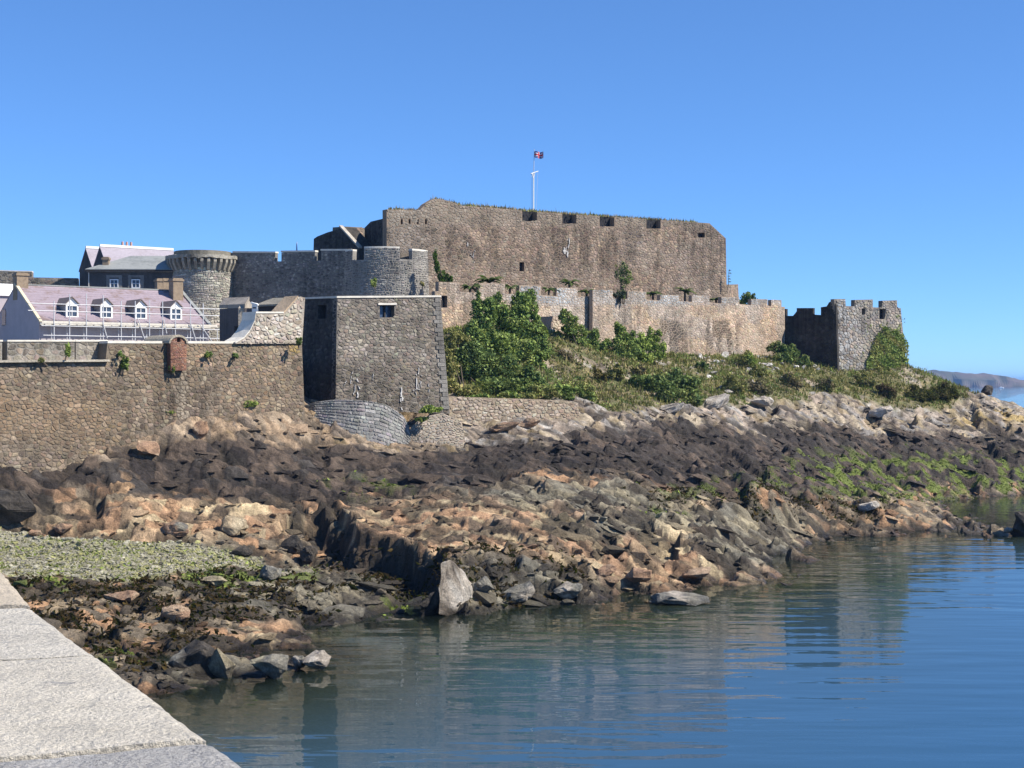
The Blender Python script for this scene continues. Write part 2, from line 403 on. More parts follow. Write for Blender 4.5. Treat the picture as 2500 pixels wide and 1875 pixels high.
for s_, q_, a_ in ((830, .62, .20), (840, .26, .07)):
    wg_ = sstep(-.16, .10, TX/TY); hq = ZB+(.30*wg_-.03*(1-wg_))*TX+.55*fbm(TX/3.0, TY/2.0, s_, 4)+det*.45; k_ = np.floor(hq/q_); fr_ = hq/q_-k_; ledge = ledge+a_*(sstep(.62, .95, fr_)-fr_)*2*q_/.62
crev = crevice(6.0, 1.8, 850, .34, .86, .97)+crevice(2.2, .8, 860, .15, .87, .98)
det = blur(det, 1, 2)+blur(ledge, 0, 1)+blur(crev, 0, 1)+.75*blur(fine, 0, 1)+.25*fine+.16*(fbm(TX*1.1, TY*.8, 43, 5)-.5)
ZT = ZB+det*amp*.85+beach*.05*(fbm(TX*1.5, TY*1.5, 77, 3)-.5)
ZT += .12*(fbm(TX/1.1, TY/1.1, 41, 4)-.5)*(1-.7*beach)

# shore colour: palettes per zone, picked slab by slab; cleft shade painted in
def pick(pal, r):
    pal = np.array(pal); i = np.clip((r*len(pal)).astype(int), 0, len(pal)-1); return pal[i]
r0, r1_, r2_ = rc[1][0], rc[2][0], rc[0][0]
rr = np.mod(r0*.55+r1_*.35+r2_*.3+.25*(fbm(TX/6, TY/6, 55, 3)-.5), 1.0)
rs = rc[2][1]
PALE = [(0.436,0.394,0.340),(0.492,0.458,0.411),(0.371,0.312,0.254),(0.464,0.376,0.295),(0.306,0.280,0.251),(0.427,0.353,0.251),(0.197,0.162,0.133),(0.278,0.220,0.162)]
BLACK = [(0.045,0.037,0.032),(0.061,0.049,0.041),(0.078,0.060,0.048),(0.037,0.030,0.027),(0.119,0.088,0.066),(0.070,0.061,0.054)]
TAN = [(0.410,0.267,0.151),(0.338,0.245,0.151),(0.266,0.211,0.146),(0.483,0.289,0.160),(0.206,0.167,0.118),(0.361,0.279,0.178),(0.145,0.117,0.084)]
ORANGE = [(0.525,0.326,0.187),(0.601,0.414,0.244),(0.463,0.284,0.166),(0.588,0.457,0.275),(0.338,0.237,0.145),(0.425,0.326,0.201),(0.188,0.137,0.093)]
GREY = [(0.230,0.207,0.154),(0.287,0.256,0.183),(0.184,0.169,0.130),(0.344,0.295,0.193),(0.115,0.098,0.072),(0.253,0.218,0.150),(0.092,0.078,0.060)]
UPB = [(0.317,0.227,0.150),(0.254,0.197,0.140),(0.381,0.276,0.181),(0.212,0.167,0.127),(0.423,0.326,0.227)]
SOIL = [(.20,.17,.085),(.16,.145,.07),(.14,.145,.06),(.24,.20,.10),(.15,.13,.075)]
PEB = [(.40,.38,.28),(.35,.33,.24),(.45,.425,.32)]
wob2 = 34*(fbm(TX/4.5, TY/4.5, 61, 4)-.5)*2+26*(rr-.5)
b_top = lin([(-260,1110),(0,1105),(150,1128),(300,1095),(450,1085),(600,1085),(780,1110),(900,1110),(1010,1100),(1100,1085),(1200,1075),(1300,1062),(1500,1050),(1700,1048),(1900,1040),(2100,1040),(2300,1045),(2500,1058),(2760,1060)])
b_bot = lin([(-260,1200),(0,1205),(150,1190),(300,1185),(450,1200),(600,1215),(750,1215),(900,1190),(1100,1185),(1300,1155),(1500,1150),(1700,1165),(1900,1195),(2100,1215),(2300,1190),(2760,1190)])
up = np.where((PX < 1060)[..., None], pick(UPB, rr), pick(PALE, rr))
low_col = pick(TAN, rr)
BN = [fbm(TX/2.5, TY/2.5, 700+k, 4) for k in range(3)]
def blob(cx, cy, rx, ry, soft=.35):
    q = np.hypot((PX-cx)/rx, (PYB-cy)/ry)+.7*(BN[int(cx) % 3]-.5)
    return sstep(1+soft, 1-soft, q)[..., None]
for cx, cy, rx, ry in [(420,1262,330,55),(1050,1290,230,70),(1450,1320,300,75),(1680,1400,240,60),(1250,1250,330,40),(1650,1230,160,25),(700,1560,110,45)]:
    b = blob(cx, cy, rx, ry); low_col = low_col*(1-b)+pick(ORANGE, rs)*b
for cx, cy, rx, ry in [(1180,1440,300,75),(1820,1330,140,70),(1700,1270,330,40),(700,1440,320,60),(560,1640,200,40),(860,1500,150,50),(1400,1210,300,35)]:
    b = blob(cx, cy, rx, ry); low_col = low_col*(1-b)+pick(GREY, rs)*b
weed = np.clip(blob(300,1470,420,60)*.9+blob(200,1560,330,90)*.8+blob(620,1440,220,40)*.6+blob(2000,1240,180,28)*.8+blob(1750,1205,200,25)*.6+blob(950,1390,130,60)*.5+blob(1180,1410,230,70)*.85, 0, 1)
weedn = sstep(.50, .58, fbm(TX/1.4, TY/1.4, 71, 5)+.04*weed[..., 0])[..., None]
low_col = low_col*(1-weed*weedn)+np.array((.035, .028, .018))*weed*weedn
kb1 = sstep(-10, 10, PYB-(b_top-8+wob2*1.25))[..., None]; kb2 = sstep(-12, 12, PYB-(b_bot+wob2))[..., None]
tcol = up*(1-kb1)+pick(BLACK, rr)*kb1
tcol = tcol*(1-kb2)+low_col*kb2
dkc = (sstep(3.6, 1.0, best)*sstep(1.6, .2, sd_)*sstep(.30, .42, fbm(TX/.9, TY/.9, 811, 4)))[..., None]  # blackened cleft face and floor: weed, plus its shade put into the colour
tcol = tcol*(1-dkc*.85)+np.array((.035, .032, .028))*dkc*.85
tcol = tcol*(.72+.56*rc[3][0])[..., None]*(1+.5*(fbm(TX*1.3, TY*1.3, 812, 4)-.5))[..., None]
spk = (sstep(.54, .62, fbm(TX*.75, TY*.6, 871, 5))*(.35+.65*kb2[..., 0])*.72)[..., None]
tcol = tcol*(1-spk)+np.array((.048, .038, .028))*spk
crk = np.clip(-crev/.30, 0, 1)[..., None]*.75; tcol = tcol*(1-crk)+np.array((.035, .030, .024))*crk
yel = blob(2440,1015,110,22)*sstep(.48, .6, fbm(TX/2, TY/2, 88, 4))[..., None]; tcol = tcol*(1-yel*.8)+np.array((.46,.33,.12))*yel*.8
yel = sstep(.60, .66, fbm(TX/1.7, TY/1.7, 89, 4))[..., None]*(1-kb1)*.3; tcol = tcol*(1-yel)+np.array((.45,.32,.13))*yel
grn = np.clip(blob(2240,1160,330,60)+blob(1750,1185,150,20)*.5+blob(1620,1240,60,20)*.6+blob(2480,1165,150,40)+blob(900,1180,120,25)*.35+blob(600,1405,160,20)+blob(320,1620,90,22)*1.0+blob(110,1440,60,22)+blob(980,1475,70,25)*.7, 0, 1)
gn = sstep(.53, .60, fbm(TX/1.2, TY/1.2, 99, 5))[..., None]
tcol = tcol*(1-grn*gn*.9)+np.array((.16, .20, .045))*grn*gn*.9
soil = pick(SOIL, np.clip(fbm(TX/2, TY/2, 111, 5)*1.6-.3, 0, .999))
vg = veg[..., None]; rocky = sstep(.60, .66, fbm(TX/3, TY/3, 123, 4))[..., None]*.8
tcol = tcol*(1-vg)+(soil*(1-rocky)+pick(PALE, rr)*rocky)*vg
pb = pick(PEB, fbm(TX*2, TY*2, 131, 3)); bgreen = sstep(.44, .60, fbm(TX/2.2, TY/1.2, 141, 5))[..., None]
pb = pb*(1-bgreen*.8)+np.array((.33, .34, .13))*bgreen*.8
tcol = tcol*(1-beach[..., None])+pb*beach[..., None]
ubed = under[..., None]; tcol = tcol*(1-ubed*.6)+np.array((.20, .13, .075))*ubed*.6
idx = np.arange(NC*NR).reshape(NR, NC)
quads = np.stack([idx[:-1, :-1], idx[:-1, 1:], idx[1:, 1:], idx[1:, :-1]], -1).reshape(-1, 4)
TV = np.stack([TX, TY, ZT], -1)
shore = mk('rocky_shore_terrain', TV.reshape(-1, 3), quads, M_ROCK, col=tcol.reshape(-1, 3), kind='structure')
def ground(px, d):
    X = np.array([(px-1250)*d/F]); Y = np.array([float(d)])
    return float(base_z(X, Y)[0])
def tz(px, d):                                   # finished terrain height near a column/depth
    j = np.argmin(abs(pxs-px)); i = np.argmin(abs(ds-d)); return ZT[i, j]
PYT = HZ+(H-ZT)*F/DD

# ------------------------------------------------------------------ the sea
wa = np.linspace(-1.25, 1.25, 240); wd = np.concatenate([np.linspace(1.5, 40, 20), 40*(300/40.)**np.linspace(.01, 1, 200), 300*(20000/300.)**np.linspace(.03, 1, 40)])
WA, WD = np.meshgrid(wa, wd); SX, SY = WA*WD, WD
nearm = (SY < 420) & (SY > 20)
dep = np.full(SX.shape, 5.0)
yy = np.clip(SY[nearm], 28, 240); rt = SX[nearm]/SY[nearm]
dn = np.clip(-base_z(np.clip(rt, -.40, .40)*yy, yy), 0, 9); kk = np.maximum(sstep(.36, .75, abs(rt)), sstep(240, 400, SY[nearm]))
dep[nearm] = dn*(1-kk)+5.0*kk
ii = np.arange(SX.size).reshape(SX.shape)
wq = np.stack([ii[:-1, :-1], ii[:-1, 1:], ii[1:, 1:], ii[1:, :-1]], -1).reshape(-1, 4)
sea = mk('sea_water', np.stack([SX, SY, np.zeros_like(SX)], -1).reshape(-1, 3), wq, M_WATER, kind='structure', smooth=True)
at = sea.data.attributes.new('depth', 'FLOAT', 'POINT'); at.data.foreach_set('value', dep.astype(np.float32).ravel())
bed = mk('sea_bed', [(-25500, -300, -9.5), (25500, -300, -9.5), (25500, 20500, -9.5), (-25500, 20500, -9.5)], [(0, 1, 2, 3)], M_ROCK, col=(.12, .10, .07), kind='structure')

# ------------------------------------------------------------------ masonry
class Plane:
    def __init__(s, a, b, pyb=933, batter=0.0):
        s.A = P(a[0], pyb, a[1]); B = P(b[0], pyb, b[1]); d = B[:2]-s.A[:2]; d /= np.linalg.norm(d)
        s.u = np.array((d[0], d[1], 0)); s.nh = np.array((d[1], -d[0], 0)); bt = math.radians(batter)
        s.n = s.nh*math.cos(bt)+np.array((0, 0, math.sin(bt))); s.v = -s.nh*math.sin(bt)+np.array((0, 0, math.cos(bt)))
        s.o = np.array((0, 0, H))
    def hit(s, px, py):
        r = np.array(((px-1250)/F, 1.0, -(py-HZ)/F)); k = np.dot(s.n, s.A-s.o)/np.dot(s.n, r); return s.o+r*k
    def uv(s, px, py):
        q = s.hit(px, py)-s.A; return np.array((q@s.u, q@s.v))
    def pt(s, u, v, h=0):
        u, v, h = np.broadcast_arrays(u, v, h); return s.A+u[..., None]*s.u+v[..., None]*s.v+h[..., None]*s.n
    def shift(s, k):                                   # the same plane moved k metres along its outward normal
        import copy; q = copy.copy(s); q.A = s.A+s.n*k; return q
class Cyl:
    def __init__(s, px, d, R, batter=0.0, zref=20.0):
        s.c = P(px, 933, d)[:2]; s.R = R; s.tb = math.tan(math.radians(batter)); s.zr = zref
    def uv(s, px, py):
        k = (px-1250)/F; a = k*k+1; b = -2*(k*s.c[0]+s.c[1]); c = s.c@s.c-s.R**2; D = max(b*b-4*a*c, 0); y = (-b-math.sqrt(D))/(2*a)
        q = np.array((k*y, y))-s.c; th = math.atan2(q[0], -q[1]); return np.array((th*s.R, H-(py-HZ)*y/F))
    def pt(s, u, v, h=0):
        u, v, h = np.broadcast_arrays(u, v, h); r = s.R+h-(v-s.zr)*s.tb; th = u/s.R
        return np.stack([s.c[0]+np.sin(th)*r, s.c[1]-np.cos(th)*r, v+0*u], -1)
class Loft:
    def __init__(s, bot, top):
        s.b, s.t = np.array(bot, float), np.array(top, float)
        s.U = np.linalg.norm(np.diff((s.b+s.t)/2, axis=0), axis=1).sum(); s.V = np.linalg.norm(s.t-s.b, axis=1).mean()
        s.k = np.linspace(0, 1, len(s.b))
    def _p(s, u, v):
        f = np.clip(u/s.U, 0, 1); g = (v/s.V)[..., None]
        b = np.stack([np.interp(f, s.k, s.b[:, i]) for i in range(3)], -1); t = np.stack([np.interp(f, s.k, s.t[:, i]) for i in range(3)], -1)
        return b+(t-b)*g
    def pt(s, u, v, h=0):
        u, v, h = np.broadcast_arrays(np.asarray(u, float), np.asarray(v, float), np.asarray(h, float)); e = .05*s.U
        p = s._p(u, v); du = s._p(np.minimum(u+e, s.U), v)-s._p(np.maximum(u-e, 0), v); dv = s._p(u, v+.1)-s._p(u, v-.1)
        n = np.cross(du, dv); n /= np.linalg.norm(n, axis=-1, keepdims=True)+1e-9; return p+n*h[..., None]

def crossings(polys, v):
    xs = []
    for q in polys:
        a, b = q, np.roll(q, -1, axis=0)
        m = (a[:, 1] > v) != (b[:, 1] > v)
        xs += list(a[m, 0]+(v-a[m, 1])/(b[m, 1]-a[m, 1])*(b[m, 0]-a[m, 0]))
    return sorted(xs)
def lay(polys, w, h, split=.2, course=False):
    out = []; vlo = min(q[:, 1].min() for q in polys); vhi = max(q[:, 1].max() for q in polys); v = vlo
    while v < vhi-.06:
        hh = h*random.uniform(.72, 1.35) if not course else h*random.uniform(.9, 1.1)
        hh = min(hh, vhi-v)
        xs = crossings(polys, v+hh*.5)
        for a, b in zip(xs[::2], xs[1::2]):
            if b-a < .1: continue
            u = a
            while u < b-.02:
                ww = w*random.lognormvariate(-.06, .38)
                if b-(u+ww) < .4*w: ww = b-u
                if ww > 1.9*w and b-u == ww: ww /= 2
                j = hh*random.uniform(-.16, .16) if not course else 0
                if random.random() < split and not course:
                    k = random.uniform(.4, .6); out += [(u, u+ww, v, v+hh*k), (u, u+ww, v+hh*k, v+hh+j)]
                else: out.append((u, u+ww, v, v+hh+j))
                u += ww
        v += hh
    return np.array(out)
RINGC = np.array([(0,0,1,0),(1,0,-1,0),(1,0,0,1),(1,1,0,-1),(1,1,-1,0),(0,1,1,0),(0,1,0,-1),(0,0,0,1)])   # corner, chamfer direction
ST_T = np.array([x for i in range(8) for x in ((i, (i+1) % 8, 8+(i+1) % 8), (i, 8+(i+1) % 8, 8+i), (8+i, 8+(i+1) % 8, 16))])
ST_F = [(i, (i+1) % 8, 8+(i+1) % 8, 8+i) for i in range(8)]+[(8+i, 8+(i+1) % 8, 16) for i in range(8)]
def stones(surf, cells_, gap=.035, proud=.07, rough=.5, warp=.07):
    c = cells_; n = len(c); w, h = c[:, 1]-c[:, 0], c[:, 3]-c[:, 2]; m = np.minimum(w, h)
    ch = (rng.uniform(.10, .42, (n, 8))*m[:, None])
    u = c[:, [0]]+RINGC[:, 0]*w[:, None]+RINGC[:, 2]*ch; v = c[:, [2]]+RINGC[:, 1]*h[:, None]+RINGC[:, 3]*ch
    u += rng.normal(0, .05, (n, 8))*m[:, None]; v += rng.normal(0, .05, (n, 8))*m[:, None]
    return ring_stones(surf, u, v, w, h, gap, proud, rough, warp)
def ring_stones(surf, u, v, w, h, gap, proud, rough, warp):
    n = len(u); m = np.minimum(w, h); cu, cv = u.mean(1), v.mean(1)
    def inset(k):
        k = np.minimum(k, m*.3); fu = 1-2*k/w; fv = 1-2*k/h
        return cu[:, None]+(u-cu[:, None])*fu[:, None], cv[:, None]+(v-cv[:, None])*fv[:, None]
    u0, v0 = inset(gap*.5); u1, v1 = inset(gap*.5+.10*m)
    pr = proud*rng.uniform(.45, 1.35, n)
    U = np.concatenate([u0, u1, cu[:, None]+rng.normal(0, .1, (n, 1))*m[:, None]], 1); V = np.concatenate([v0, v1, cv[:, None]], 1)
    Hh = np.concatenate([np.full((n, 8), -.03), pr[:, None]*rng.uniform(.7, 1.1, (n, 8)), (pr*(1+rough*rng.uniform(-.2, .8, n)))[:, None]], 1)
    if warp:
        V = V+warp*((vnoise(U*.55, V*.55, 5)-.5)*2+(vnoise(U*1.9, V*1.9, 15)-.5)*.9); U = U+warp*(vnoise(U*.9, V*.9, 6)-.5)*2
    return surf.pt(U, V, Hh), w*h
def inside(polys, x, y):
    r = np.zeros(x.shape, bool)
    for q in polys:
        for a, b in zip(q, np.roll(q, -1, axis=0)):
            if a[1] == b[1]: continue
            m = (a[1] > y) != (b[1] > y); r ^= m & (x < a[0]+(y-a[1])/(b[1]-a[1])*(b[0]-a[0]))
    return r
def rubble(polys, w, h):
    """irregular polygonal stones: cells of a jittered lattice, fitted inside the outline"""
    lo = np.min([q.min(0) for q in polys], 0); hi = np.max([q.max(0) for q in polys], 0)
    nu, nv = int((hi[0]-lo[0])/w)+3, int((hi[1]-lo[1])/h)+3
    gi, gj = np.meshgrid(np.arange(nu), np.arange(nv)); x = gi+.5*(gj % 2)+rng.uniform(-.44, .44, gi.shape); y = gj+rng.uniform(-.44, .44, gi.shape)
    drop = rng.random(gi.shape) < .13
    U, V = lo[0]+(x-1)*w, lo[1]+(y-1)*h; ok = inside(polys, U, V) & ~drop; rings = []
    for j, i in zip(*np.where(ok)):
        cx, cy = x[j, i], y[j, i]; poly = [(cx-1.3, cy-1.1), (cx+1.3, cy-1.1), (cx+1.3, cy+1.1), (cx-1.3, cy+1.1)]
        for dj in (0, -1, 1):
            for di in (-2, -1, 0, 1, 2):
                jj, ii = j+dj, i+di
                if (di == 0 and dj == 0) or jj < 0 or ii < 0 or jj >= nv or ii >= nu or drop[jj, ii]: continue
                nx, ny = x[jj, ii]-cx, y[jj, ii]-cy; L = nx*nx+ny*ny
                if L > 5.5: continue
                k = nx*(cx+nx*.5)+ny*(cy+ny*.5); out = []
                for q in range(len(poly)):
                    a, b = poly[q-1], poly[q]; fa, fb = nx*a[0]+ny*a[1]-k, nx*b[0]+ny*b[1]-k
                    if (fa <= 0) != (fb <= 0): t_ = fa/(fa-fb); out.append((a[0]+(b[0]-a[0])*t_, a[1]+(b[1]-a[1])*t_))
                    if fb <= 0: out.append(b)
                poly = out
                if len(poly) < 3: break
            if len(poly) < 3: break
        if len(poly) < 3: continue
        while len(poly) < 8:
            L = [math.hypot(poly[q][0]-poly[q-1][0], poly[q][1]-poly[q-1][1]) for q in range(len(poly))]; q = L.index(max(L)); poly.insert(q, ((poly[q][0]+poly[q-1][0])/2, (poly[q][1]+poly[q-1][1])/2))
        while len(poly) > 8:
            L = [math.hypot(poly[q][0]-poly[q-1][0], poly[q][1]-poly[q-1][1]) for q in range(len(poly))]; poly.pop(L.index(min(L)))
        rings.append(poly)
    R = np.array(rings); u, v = lo[0]+(R[..., 0]-1)*w, lo[1]+(R[..., 1]-1)*h; c = np.stack([u.mean(1), v.mean(1)], 1)
    for f in (.82, .6, .4, .2):
        m = ~inside(polys, u, v); u = np.where(m, c[:, :1]+(u-c[:, :1])*f, u); v = np.where(m, c[:, 1:]+(v-c[:, 1:])*f, v)
    # rounded corners: pull ring points slightly towards the mean of their neighbours
    u = .8*u+.1*(np.roll(u, 1, 1)+np.roll(u, -1, 1)); v = .8*v+.1*(np.roll(v, 1, 1)+np.roll(v, -1, 1))
    return u, v
class Masonry:
    """a masonry thing: its solid core plus its stones; the 300 largest are parts, the rest one joined part"""
    def __init__(s, name, label, cat, loc, group=None):
        s.root = thing(name, label, cat, loc, group); s.V, s.A, s.C = [], [], []
    def add(s, surf, polys, w, h, pal, gap=.02, proud=.035, course=False, split=.2, colfn=None, warp=.17, jit=.11):
        if course or len(polys[0]) == 4 and isinstance(surf, Cyl):
            c = lay(polys, w, h, split, course)
            if len(c) == 0: return
            V, A = stones(surf, c, gap, proud, warp=warp)
        else:
            u, v = rubble(polys, w, h*1.05); c = u
            V, A = ring_stones(surf, u, v, u.max(1)-u.min(1), v.max(1)-v.min(1), gap, proud, .5, warp*.5)
        pal = np.array(pal); col = pal[rng.integers(0, len(pal), len(c))]*rng.normal(1, jit, (len(c), 1))*rng.normal(1, .03, (len(c), 3))
        q_ = V[:, 16]; a_ = q_[:, 0]+.7*q_[:, 1]; pt1 = fbm(a_/2.6, q_[:, 2]/1.5, 61, 4)-.5; pt2 = fbm(a_/5, q_[:, 2]/3, 62, 3)-.5
        col = col*(1+.75*pt1)[:, None]; g_ = np.clip(.5+2.2*pt2, 0, 1)[:, None]*.28; col = col*(1-g_)+col.mean(1, keepdims=True)*np.array((1.06, 1.0, .92))*g_
        if colfn is not None: col = colfn(col, V[:, 16])
        s.V.append(V); s.A.append(A); s.C.append(np.clip(col, .01, .9))
    def body(s, parts, col, name='masonry_core', mat=None):
        V, T = join(parts); mk(name, V, T, mat or M_MAS, s.root, col=col)
    def done(s, limit=300):
        if not s.V: return s.root
        V, A, Cc = np.concatenate(s.V), np.concatenate(s.A), np.concatenate(s.C); o = np.argsort(-A)
        for i in o[:limit]: mk('stone', V[i], ST_F, M_MAS, s.root, col=Cc[i])
        r = o[limit:]
        if len(r):
            T = (ST_T[None]+(np.arange(len(r))*17)[:, None, None]).reshape(-1, 3)
            mk('stonework', V[r].reshape(-1, 3), T, M_MAS, s.root, col=np.repeat(Cc[r], 17, axis=0), kind='stuff')
        return s.root
def prism(plane, outline, thick, holes=(), recess=.5):
    """outline (photo px) on the plane, extruded back; holes are recesses"""
    o = [plane.uv(*p) for p in outline]; hs = [[plane.uv(*p) for p in q] for q in holes]
    loops = [[Vector((x, y, 0)) for x, y in o]]+[[Vector((x, y, 0)) for x, y in q] for q in hs]
    tr = np.array(tessellate_polygon(loops)); flat = np.array([x for q in [o]+hs for x in q]); n = len(o)
    fr = plane.pt(flat[:, 0], flat[:, 1]); tb = np.array(tessellate_polygon(loops[:1])); bk = fr[:n]-plane.nh*thick
    parts = [(fr, tr), (bk, tb[:, ::-1])]
    def side(a, b):
        k = len(a); V = np.concatenate([a, b]); i = np.arange(k); j = (i+1) % k
        return V, np.concatenate([np.stack([i, j, k+j], 1), np.stack([i, k+j, k+i], 1)])
    parts.append(side(fr[:n], bk)); s0 = n
    for q in hs:
        f = fr[s0:s0+len(q)]; s0 += len(q); parts.append(side(f-plane.nh*recess, f))
    polys = [np.array(o)]+[np.array(q) for q in hs]
    return parts, polys
def panel(name, plane, quad, back, thick, mat, parent):
    q = np.array([plane.uv(*p) for p in quad]); f = plane.pt(q[:, 0], q[:, 1])-plane.nh*back
    V = np.concatenate([f-plane.nh*thick, f]); return mk(name, V, BOXF, mat, parent)
def slab_on(name, plane, poly, up, front, back, mat, parent, col=None):
    """a coping along a photo polyline on the plane: height up (m), overhang front, depth back"""
    parts = []
    for a, b in zip(poly[:-1], poly[1:]):
        ua, ub = plane.uv(*a), plane.uv(*b)
        pa, pb = plane.pt(*ua), plane.pt(*ub); z = np.array((0, 0, up))
        parts.append(box8([pa+plane.nh*front, pb+plane.nh*front, pb-plane.nh*back, pa-plane.nh*back, pa+plane.nh*front+z, pb+plane.nh*front+z, pb-plane.nh*back+z, pa-plane.nh*back+z]))
    V, T = join(parts); return mk(name, V, T, mat, parent, col=col)
def rect(x0, y0, x1, y1): return [(x0, y1), (x1, y1), (x1, y0), (x0, y0)]

def streaks(tag, plane, spec):
    sp2 = []
    for x, y0, y1, w in spec:
        n_ = 3; e_ = np.sort(rng.uniform(y0, y1, 2*n_))
        sp2 += [(x+rng.normal(0,1.2), e_[2*i], e_[2*i+1]+2, w*rng.uniform(.35,.9)) for i in range(n_)]
    for x, y0, y1, w in sp2:
        n = 5; ys = np.linspace(y0, y1, n); ws = .6*w*np.array((.35,.8,1,.7,1.1))*rng.uniform(.6,1.2,n)*.5; xs = x+np.cumsum(rng.normal(0,.8,n))
        L = np.array([plane.uv(a, b) for a, b in zip(xs-ws, ys)]); R = np.array([plane.uv(a, b) for a, b in zip(xs+ws, ys)])
        f = np.concatenate([plane.pt(L[:,0],L[:,1],.125), plane.pt(R[:,0],R[:,1],.125)]); Vv = np.concatenate([f, f-plane.n*.12]); Tt = []
        for i in range(n-1): Tt += [(i,n+i,n+i+1,i+1),(i,i+1,2*n+i+1,2*n+i),(n+i,3*n+i,3*n+i+1,n+i+1)]
        mk('lime_stain', Vv, np.array(Tt), M_LIME, tag)
CIT = [(0.272,0.200,0.146),(0.314,0.233,0.171),(0.239,0.177,0.132),(0.357,0.261,0.187),(0.216,0.166,0.126),(0.292,0.232,0.177)]
CUR = [(0.451,0.321,0.212),(0.504,0.362,0.243),(0.398,0.291,0.201),(0.538,0.401,0.270),(0.366,0.276,0.192),(0.433,0.336,0.240)]
TOW = [(0.231,0.198,0.160),(0.284,0.245,0.193),(0.189,0.163,0.130),(0.252,0.204,0.154),(0.326,0.286,0.232),(0.158,0.138,0.111)]
SEA = [(0.203,0.152,0.104),(0.237,0.175,0.115),(0.173,0.133,0.095),(0.260,0.185,0.117),(0.226,0.180,0.131),(0.153,0.119,0.086),(0.306,0.237,0.164)]
RND = [(.22,.21,.19),(.27,.255,.23),(.17,.165,.155),(.30,.28,.25),(.14,.135,.13)]
COB = [(.275,.268,.25),(.24,.235,.22),(.31,.30,.28),(.215,.21,.20)]
SHADEW = [(.065,.06,.055),(.085,.078,.07),(.05,.046,.043),(.075,.068,.06)]  # for faces turned from the sun: shade put into the stone colour
LIGHT = [(.42,.36,.29),(.48,.42,.35),(.36,.30,.24),(.52,.47,.40)]

# --- citadel
citP = Plane((945,176), (1775,207), 700)
cit_out = [(945,740),(1776,740),(1774,690),(1772,582),(1732,545),(1613,537),(1613,558),(1578,558),(1578,535),(1500,530),(1500,553),(1464,553),(1464,527),(1407,524),(1407,546),(1373,546),(1373,521),(1311,517),(1311,540),(1275,540),(1275,514),(1212,508),(1127,502),(1098,492),(1081,487),(1059,486),(1040,497),(1025,513),(944,511)]
cit_holes = [rect(1268,640,1280,662)]+[rect(x-2.5,535,x+2.5,548) for x in (981,1000,1020,1040)]+[rect(1704,569,1721,580)]
cit = Masonry('citadel', 'massive brown stone citadel with sloping parapet and four gun embrasures under the flag', 'fortress', citP.hit(1300, 740))
pp, polys = prism(citP, cit_out, 1.0, cit_holes, .6)
cit.body(pp, (.26,.20,.148))
def citcol(col, c):
    px = 1250+F*c[:, 0]/c[:, 1]; py = HZ+(H-c[:, 2])*F/c[:, 1]
    g = sstep(1080, 1010, px)[:, None]; col = col*(1-g*.6)+col.mean(1, keepdims=True)*np.array((1.08,1.0,.88))*g*.6
    t = sstep(560, 540, py)[:, None]; col = col*(1-t*.5)+np.array((.27,.24,.19))*t*.5*rng.uniform(.7, 1.2, (len(col), 1))
    s = sstep(.50, .62, vnoise(px/22, py/90, 3))*sstep(540, 575, py)*sstep(690, 600, py); return col*(1-.45*s[:, None])
cit.add(citP, polys, .46, .29, CIT, proud=.04, colfn=citcol)
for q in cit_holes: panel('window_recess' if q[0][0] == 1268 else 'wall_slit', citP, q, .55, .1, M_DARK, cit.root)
for x0, x1, y0, y1 in ((1275,1311,512,541),(1373,1407,519,547),(1464,1500,525,554),(1578,1613,533,559)):   # backs of the embrasures, near black to paint in the shade of their depth
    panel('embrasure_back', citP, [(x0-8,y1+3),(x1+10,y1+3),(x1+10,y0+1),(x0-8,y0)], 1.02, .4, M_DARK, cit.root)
citL = Plane((890,186), (945,176), 700)                                  # its shaded side, turning away; the shade is put into core and stone colours
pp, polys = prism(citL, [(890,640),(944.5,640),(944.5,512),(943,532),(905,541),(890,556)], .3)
cit.body(pp, (.065,.058,.05), 'side_wall'); cit.add(citL, polys, .6, .4, SHADEW)
citR = Plane((1775.5,207), (1806,219), 700)
pp, polys = prism(citR, [(1775.5,760),(1805,760),(1802,694),(1776,697)], 2.5)
cit.body(pp, (.2,.16,.12), 'spur_wall'); cit.add(citR, polys, .6, .38, CIT)
streaks(cit.root, citP, [(1379,590,624,9),(1387,580,632,5),(1376,604,616,11),(1384,600,628,6),(1150,602,632,3),(1156,610,645,3),(1140,590,600,5)])
cit.done()

# --- round works left of the citadel
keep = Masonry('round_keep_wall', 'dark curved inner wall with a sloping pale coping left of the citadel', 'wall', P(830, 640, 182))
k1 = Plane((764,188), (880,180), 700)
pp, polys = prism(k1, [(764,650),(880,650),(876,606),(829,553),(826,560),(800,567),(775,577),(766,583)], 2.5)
keep.body(pp, (.07,.063,.055)); keep.add(k1, polys, .6, .4, SHADEW)
slab_on('coping', k1, [(829,554),(876,606)], .22, .06, .5, M_MAS, keep.root, col=(.46,.42,.36))
k2 = Plane((838,186), (892,190), 700)
pp, polys = prism(k2, [(838,650),(892,650),(890,557),(882,555),(843,553)], 2.0)
keep.body(pp, (.2,.17,.13), 'rear_wall'); keep.add(k2, polys, .55, .36, CIT)
keep.done()

